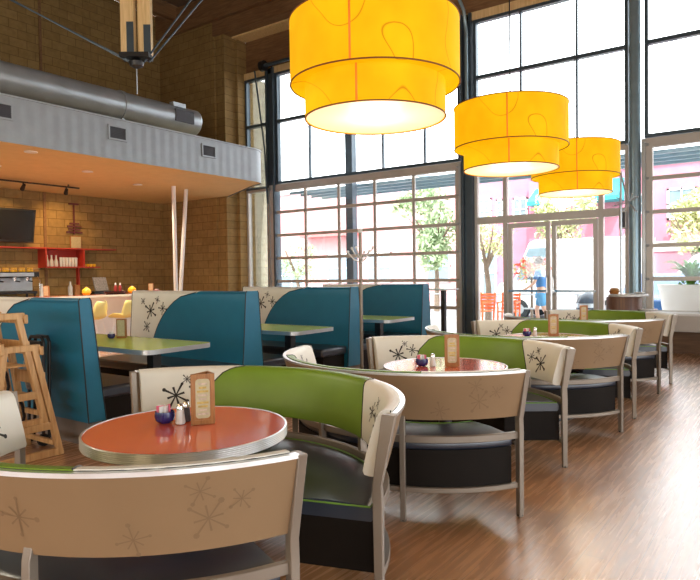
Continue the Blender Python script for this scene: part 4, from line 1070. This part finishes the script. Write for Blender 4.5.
# orange chairs on the pavement
def patio_chair(x,y,rz,label):
    t = thing('patio_chair',(x,y,-.05),label,'chair','orange chairs on the pavement')
    o = Vector((x,y,-.05)); Rm = Matrix.Rotation(rz,3,'Z')
    def q(a,b,c): return o+Rm@Vector((a,b,c))
    MB().bar(q(-.22,0,.45),q(.22,0,.45),.46,.03).build('seat',M['orangeplastic'],t,bevel=.01)
    m = MB()
    for i in range(5):
        z = .52+i*.085; m.bar(q(-.23-.02*i,-.22,z),q(-.23-.02*i,.22,z),.02,.06)
    m.build('backrest',M['orangeplastic'],t,bevel=.006)
    for sb in (-1,1):
        MB().bar(q(-.22,sb*.22,0),q(-.32,sb*.22,.92),.035,.035).build('leg',M['orangeplastic'],t)
        MB().bar(q(.22,sb*.22,0),q(.20,sb*.22,.68),.035,.035).build('leg',M['orangeplastic'],t)
        MB().bar(q(-.27,sb*.22,.68),q(.24,sb*.22,.68),.05,.03).build('armrest',M['orangeplastic'],t)
    return t
patio_chair(15.2,6.75,2.9,'left orange slatted chair on the pavement outside the entrance')
patio_chair(15.2,6.0,3.3,'right orange slatted chair on the pavement outside the entrance')
# planter outside the right glass
t = thing('planter',(12.85,.72,-.05),'long white curved planter outside the right hand glass','planter')
m = MB(); vs=[]; pr=[(0,-.05),(.36,-.05),(.39,.4),(.41,1.0),(.42,1.12),(.38,1.12),(.34,1.0),(0,.98)]
poly=[]
for i in range(25):
    a = PI/2+PI*i/24; poly.append((.42*math.cos(a),0))
m.lathe(pr,(12.85,.62,0),48,sx=1,sy=3.75); m.build('planter_body',M['white'],t)
rnd = random.Random(9); vs=[];fs=[]
for i in range(500):
    a = rnd.random()*2*PI; rr_ = rnd.random()**.5*.36; p = Vector((12.85+rr_*math.cos(a),.72+3.3*rr_*math.sin(a),1.08+.10*rnd.random()**2))
    if .5 < p.y < 1.6 and rnd.random() < .7: p.z += .75*rnd.random()
    a_ = Vector((rnd.gauss(0,1),rnd.gauss(0,1),rnd.gauss(0,.6))).normalized(); b_v = a_.cross(Vector((0,0,1))).normalized(); s = .05*rnd.uniform(.7,1.6)
    o = len(vs); vs += [p-a_*s*1.6,p+b_v*s*.6,p+a_*s*1.6,p-b_v*s*.6]; fs.append((o,o+1,o+2,o+3))
m = MB(); m.add(vs,fs); m.build('foliage',M['leafd'],t,normals=False)
t = thing('fern',(12.85,1.62,1.0),'bright green arching fern growing at the right of the white planter','plant')
rnd = random.Random(12); m = MB()
for i in range(34):
    a = rnd.random()*2*PI; L_ = rnd.uniform(.35,.75); dx,dy = math.cos(a)*.35,math.sin(a)*.55; P_ = []
    for j in range(7):
        q_ = j/6; P_.append(Vector((12.85+dx*L_*q_**1.2*1.1, 1.62+dy*L_*q_**1.2*1.3, 1.05+L_*1.25*(q_-.45*q_*q_*q_))))
    w_ = Vector((-dy,dx,0)).normalized(); vs = []
    for j,p in enumerate(P_): ww = .035*math.sin(PI*(.1+.88*j/6)); vs += [p-w_*ww, p+Vector((0,0,.01)), p+w_*ww]
    m.add(vs,[f_ for j in range(6) for f_ in ((3*j,3*j+1,3*j+4,3*j+3),(3*j+1,3*j+2,3*j+5,3*j+4))])
m.build('fronds',M['leafd'],t,normals=False)
# red flowering shrub beyond the walker
t = thing('flowering_shrub',(18.0,6.4,-.05),'shrub with red blossoms behind the person outside','shrub')
MB().tube([(18.0,6.4,-.05),(18.0,6.4,1.2)],[.05,.03],8).build('stem',M['bark'],t)
for nm,mt,n_,sd in (('leaves','leafy',140,5),('blossoms','flower',160,6)):
    rnd = random.Random(sd); vs=[];fs=[]
    for i in range(n_):
        d_ = Vector((rnd.gauss(0,1),rnd.gauss(0,1),rnd.gauss(0,.7))).normalized(); p = Vector((18.0,6.4,1.45))+Vector((d_.x*.5,d_.y*.6,d_.z*.4))*rnd.random()**.4
        a_ = Vector((rnd.gauss(0,1),rnd.gauss(0,1),rnd.gauss(0,1))).normalized(); b_v = a_.cross(Vector((.3,.2,1))).normalized(); s=.05
        o=len(vs); vs += [p-a_*s*1.4,p+b_v*s,p+a_*s*1.4,p-b_v*s]; fs.append((o,o+1,o+2,o+3))
    m = MB(); m.add(vs,fs); m.build(nm,M[mt],t,normals=False)
# railing on the pavement edge
t = thing('street_rail',(16.6,6,-.05),'low grey rail along the pavement outside the doors','rail')
for z in (.40,.78): MB().tube([(16.6,4.6,z),(16.6,9.6,z)],.02,8).build('rail_bar',M['zinc'],t)
for y in (4.7,6.3,7.9,9.5): MB().tube([(16.6,y,-.05),(16.6,y,.80)],.025,8).build('post',M['zinc'],t)

# the person walking past
def skin(name, J, E, mat, parent, root=0, sub=2):
    me = bpy.data.meshes.new(name); O = Vector(parent['_o'])
    me.from_pydata([tuple(Vector(p)-O) for p,r in J],E,[]); me.materials.append(mat)
    o = bpy.data.objects.new(name,me); C.objects.link(o); o.parent = parent; o['_o'] = tuple(O)
    md = o.modifiers.new('Skin','SKIN'); md.use_smooth_shade = True
    for i,(p,r) in enumerate(J):
        v = me.skin_vertices[0].data[i]; v.radius = r if isinstance(r,tuple) else (r,r); v.use_root = (i == root)
    s = o.modifiers.new('Subdivision','SUBSURF'); s.levels = sub; s.render_levels = sub
    return o
px,py,pz = 15.6,5.30,-.05
per = thing('person',(px,py,pz),'person in a blue shirt and light blue shorts walking past outside the doors','person')
def P(s,f,z): return (px+f*.25+0*s+.0, py+s, pz+z) if False else (px+.3*s*0+f*.2, py+s+f*.97*0, pz+z)
# walks along +Y (left in view): f = forward along Y, s = sideways along X
def P(s,f,z): return (px+s, py+f, pz+z)
J = [(P(0,0,.95),(.15,.11)),(P(0,.01,1.15),(.13,.10)),(P(0,.02,1.38),(.17,.11)),(P(0,.03,1.50),.06),(P(0,.05,1.58),.055),(P(0,.07,1.68),(.078,.095)),(P(0,.065,1.76),(.06,.07)),
     (P(.10,.02,.88),.09),(P(.10,.16,.50),.058),(P(.10,.10,.10),.038),(P(.10,.24,.04),.03),
     (P(-.10,-.02,.88),.09),(P(-.10,-.10,.50),.058),(P(-.10,-.36,.16),.038),(P(-.10,-.30,.05),.03),
     (P(.20,.02,1.42),.055),(P(.25,-.08,1.14),.042),(P(.24,.06,.92),.03),(P(.24,.10,.86),.028),
     (P(-.20,.02,1.42),.055),(P(-.25,.10,1.15),.042),(P(-.23,.30,1.02),.03),(P(-.23,.36,1.0),.028)]
E = [(0,1),(1,2),(2,3),(3,4),(4,5),(5,6),(0,7),(7,8),(8,9),(9,10),(0,11),(11,12),(12,13),(13,14),(2,15),(15,16),(16,17),(17,18),(2,19),(19,20),(20,21),(21,22)]
# fingers: five short chains per hand
for hi,sx in ((18,1),(22,-1)):
    hp = Vector(J[hi][0]); d_ = (hp-Vector(J[hi-1][0])).normalized()
    for k in range(4):
        b0 = len(J); off = Vector((.0,0,1)).cross(d_)*0 + Vector((1,0,0))*(-.024+.016*k)
        L_ = (.055,.065,.06,.048)[k]
        J += [(tuple(hp+off+d_*.03),.0085),(tuple(hp+off+d_*(.03+L_*.6)-Vector((0,0,.012))),.008),(tuple(hp+off+d_*(.03+L_*.85)-Vector((0,0,.03))),.007)]
        E += [(hi,b0),(b0,b0+1),(b0+1,b0+2)]
    b0 = len(J); J += [(tuple(hp+Vector((-sx*.035,.0,-.0))+d_*.01),.010),(tuple(hp+Vector((-sx*.05,0,0))+d_*.045),.009)]; E += [(hi,b0),(b0,b0+1)]
body = skin('body',J,E,M['skin'],per)
skin('shirt',[(P(0,0,.96),(.175,.135)),(P(0,.01,1.15),(.16,.125)),(P(0,.02,1.40),(.195,.13)),(P(0,.03,1.49),.075),(P(.21,.02,1.42),.075),(P(.25,-.06,1.22),.062),(P(-.21,.02,1.42),.075),(P(-.25,.08,1.23),.062)],
     [(0,1),(1,2),(2,3),(2,4),(4,5),(2,6),(6,7)],M['shirt'],per)
skin('shorts',[(P(0,0,.97),(.165,.13)),(P(.10,.02,.86),.115),(P(.10,.13,.56),.095),(P(-.10,-.02,.86),.115),(P(-.10,-.09,.56),.095)],[(0,1),(1,2),(0,3),(3,4)],M['shorts'],per)
hr = MB(); hr.lathe([(.0,.115),(.05,.105),(.085,.07),(.10,.02),(.095,-.03),(.085,-.06)],P(0,.055,1.70),20,sx=.92,sy=1.05)
hr.build('hair',M['hair'],per,solid=.012)
m = MB()
for s in (-.032,.032): m.lathe([(0,-.012),(.011,-.006),(.012,0),(.011,.006),(0,.012)],P(s,.158,1.685),8)
m.build('eyes',M['black'],per)
m = MB(); m.tube([P(0,.16,1.68),P(0,.185,1.65),P(0,.165,1.643)],[.008,.014,.010],8); m.tube([P(-.02,.155,1.615),P(.02,.155,1.615)],.006,6); m.build('face_features',M['skin'],per)
for s,f in ((.10,.16),(-.10,-.34)):
    MB().rbox(P(s,f+.02,.045),.09,.26,.08).build('shoe',M['white'],per,bevel=.02)

# ------------------------------------------------------------------ light, sky, camera
wd = bpy.data.worlds.new('sky'); bpy.context.scene.world = wd; wd.use_nodes = True
bg = wd.node_tree.nodes['Background']; bg.inputs['Color'].default_value = (.93,.97,1,1); bg.inputs['Strength'].default_value = 5.5
sl = bpy.data.lights.new('sun','SUN'); sl.energy = 5.5; sl.angle = .01; sl.color = (1,.95,.88)
so = bpy.data.objects.new('sun',sl); C.objects.link(so); so.rotation_euler = Vector((.62,.30,-.75)).to_track_quat('-Z','Y').to_euler()
def portal(loc, sx, sy, rot):
    l = bpy.data.lights.new('portal','AREA'); l.shape = 'RECTANGLE'; l.size = sx; l.size_y = sy; l.cycles.is_portal = True
    o = bpy.data.objects.new('portal',l); C.objects.link(o); o.location = loc; o.rotation_euler = rot
portal((12.35,3.6,3.3),6.5,16.4,(0,PI/2,0))
portal((-6.3,4.9,1.55),1.2,18.8,(0,-PI/2,0))
portal((3.0,-4.9,1.55),17,2.2,(PI/2,0,0))
cam = bpy.data.cameras.new('camera'); co = bpy.data.objects.new('camera',cam); C.objects.link(co)
F_, YAW, PITCH, ROLL = 632.9, .6213, -.02497, -.01399
fw_ = Vector((math.cos(YAW)*math.cos(PITCH), math.sin(YAW)*math.cos(PITCH), math.sin(PITCH)))
rt_ = Vector((math.sin(YAW),-math.cos(YAW),0)); up_ = rt_.cross(fw_)
R_ = rt_*math.cos(ROLL)+up_*math.sin(ROLL); U_ = up_*math.cos(ROLL)-rt_*math.sin(ROLL)
Mx = Matrix((R_,U_,-fw_)).transposed().to_4x4(); Mx.translation = (0,0,H); co.matrix_world = Mx
cam.sensor_fit = 'HORIZONTAL'; cam.sensor_width = 36; cam.lens = 36*F_/700; cam.clip_end = 300
sc = bpy.context.scene; sc.camera = co
sc.view_settings.view_transform = 'Standard'; sc.view_settings.look = 'None'; sc.view_settings.gamma = 1; sc.view_settings.exposure = .22
sc.cycles.max_bounces = 10; sc.cycles.diffuse_bounces = 6; sc.cycles.transparent_max_bounces = 24; sc.cycles.use_denoising = True
sc.cycles.sample_clamp_indirect = 6
for o in list(bpy.data.objects):
    if '_o' in o: del o['_o']
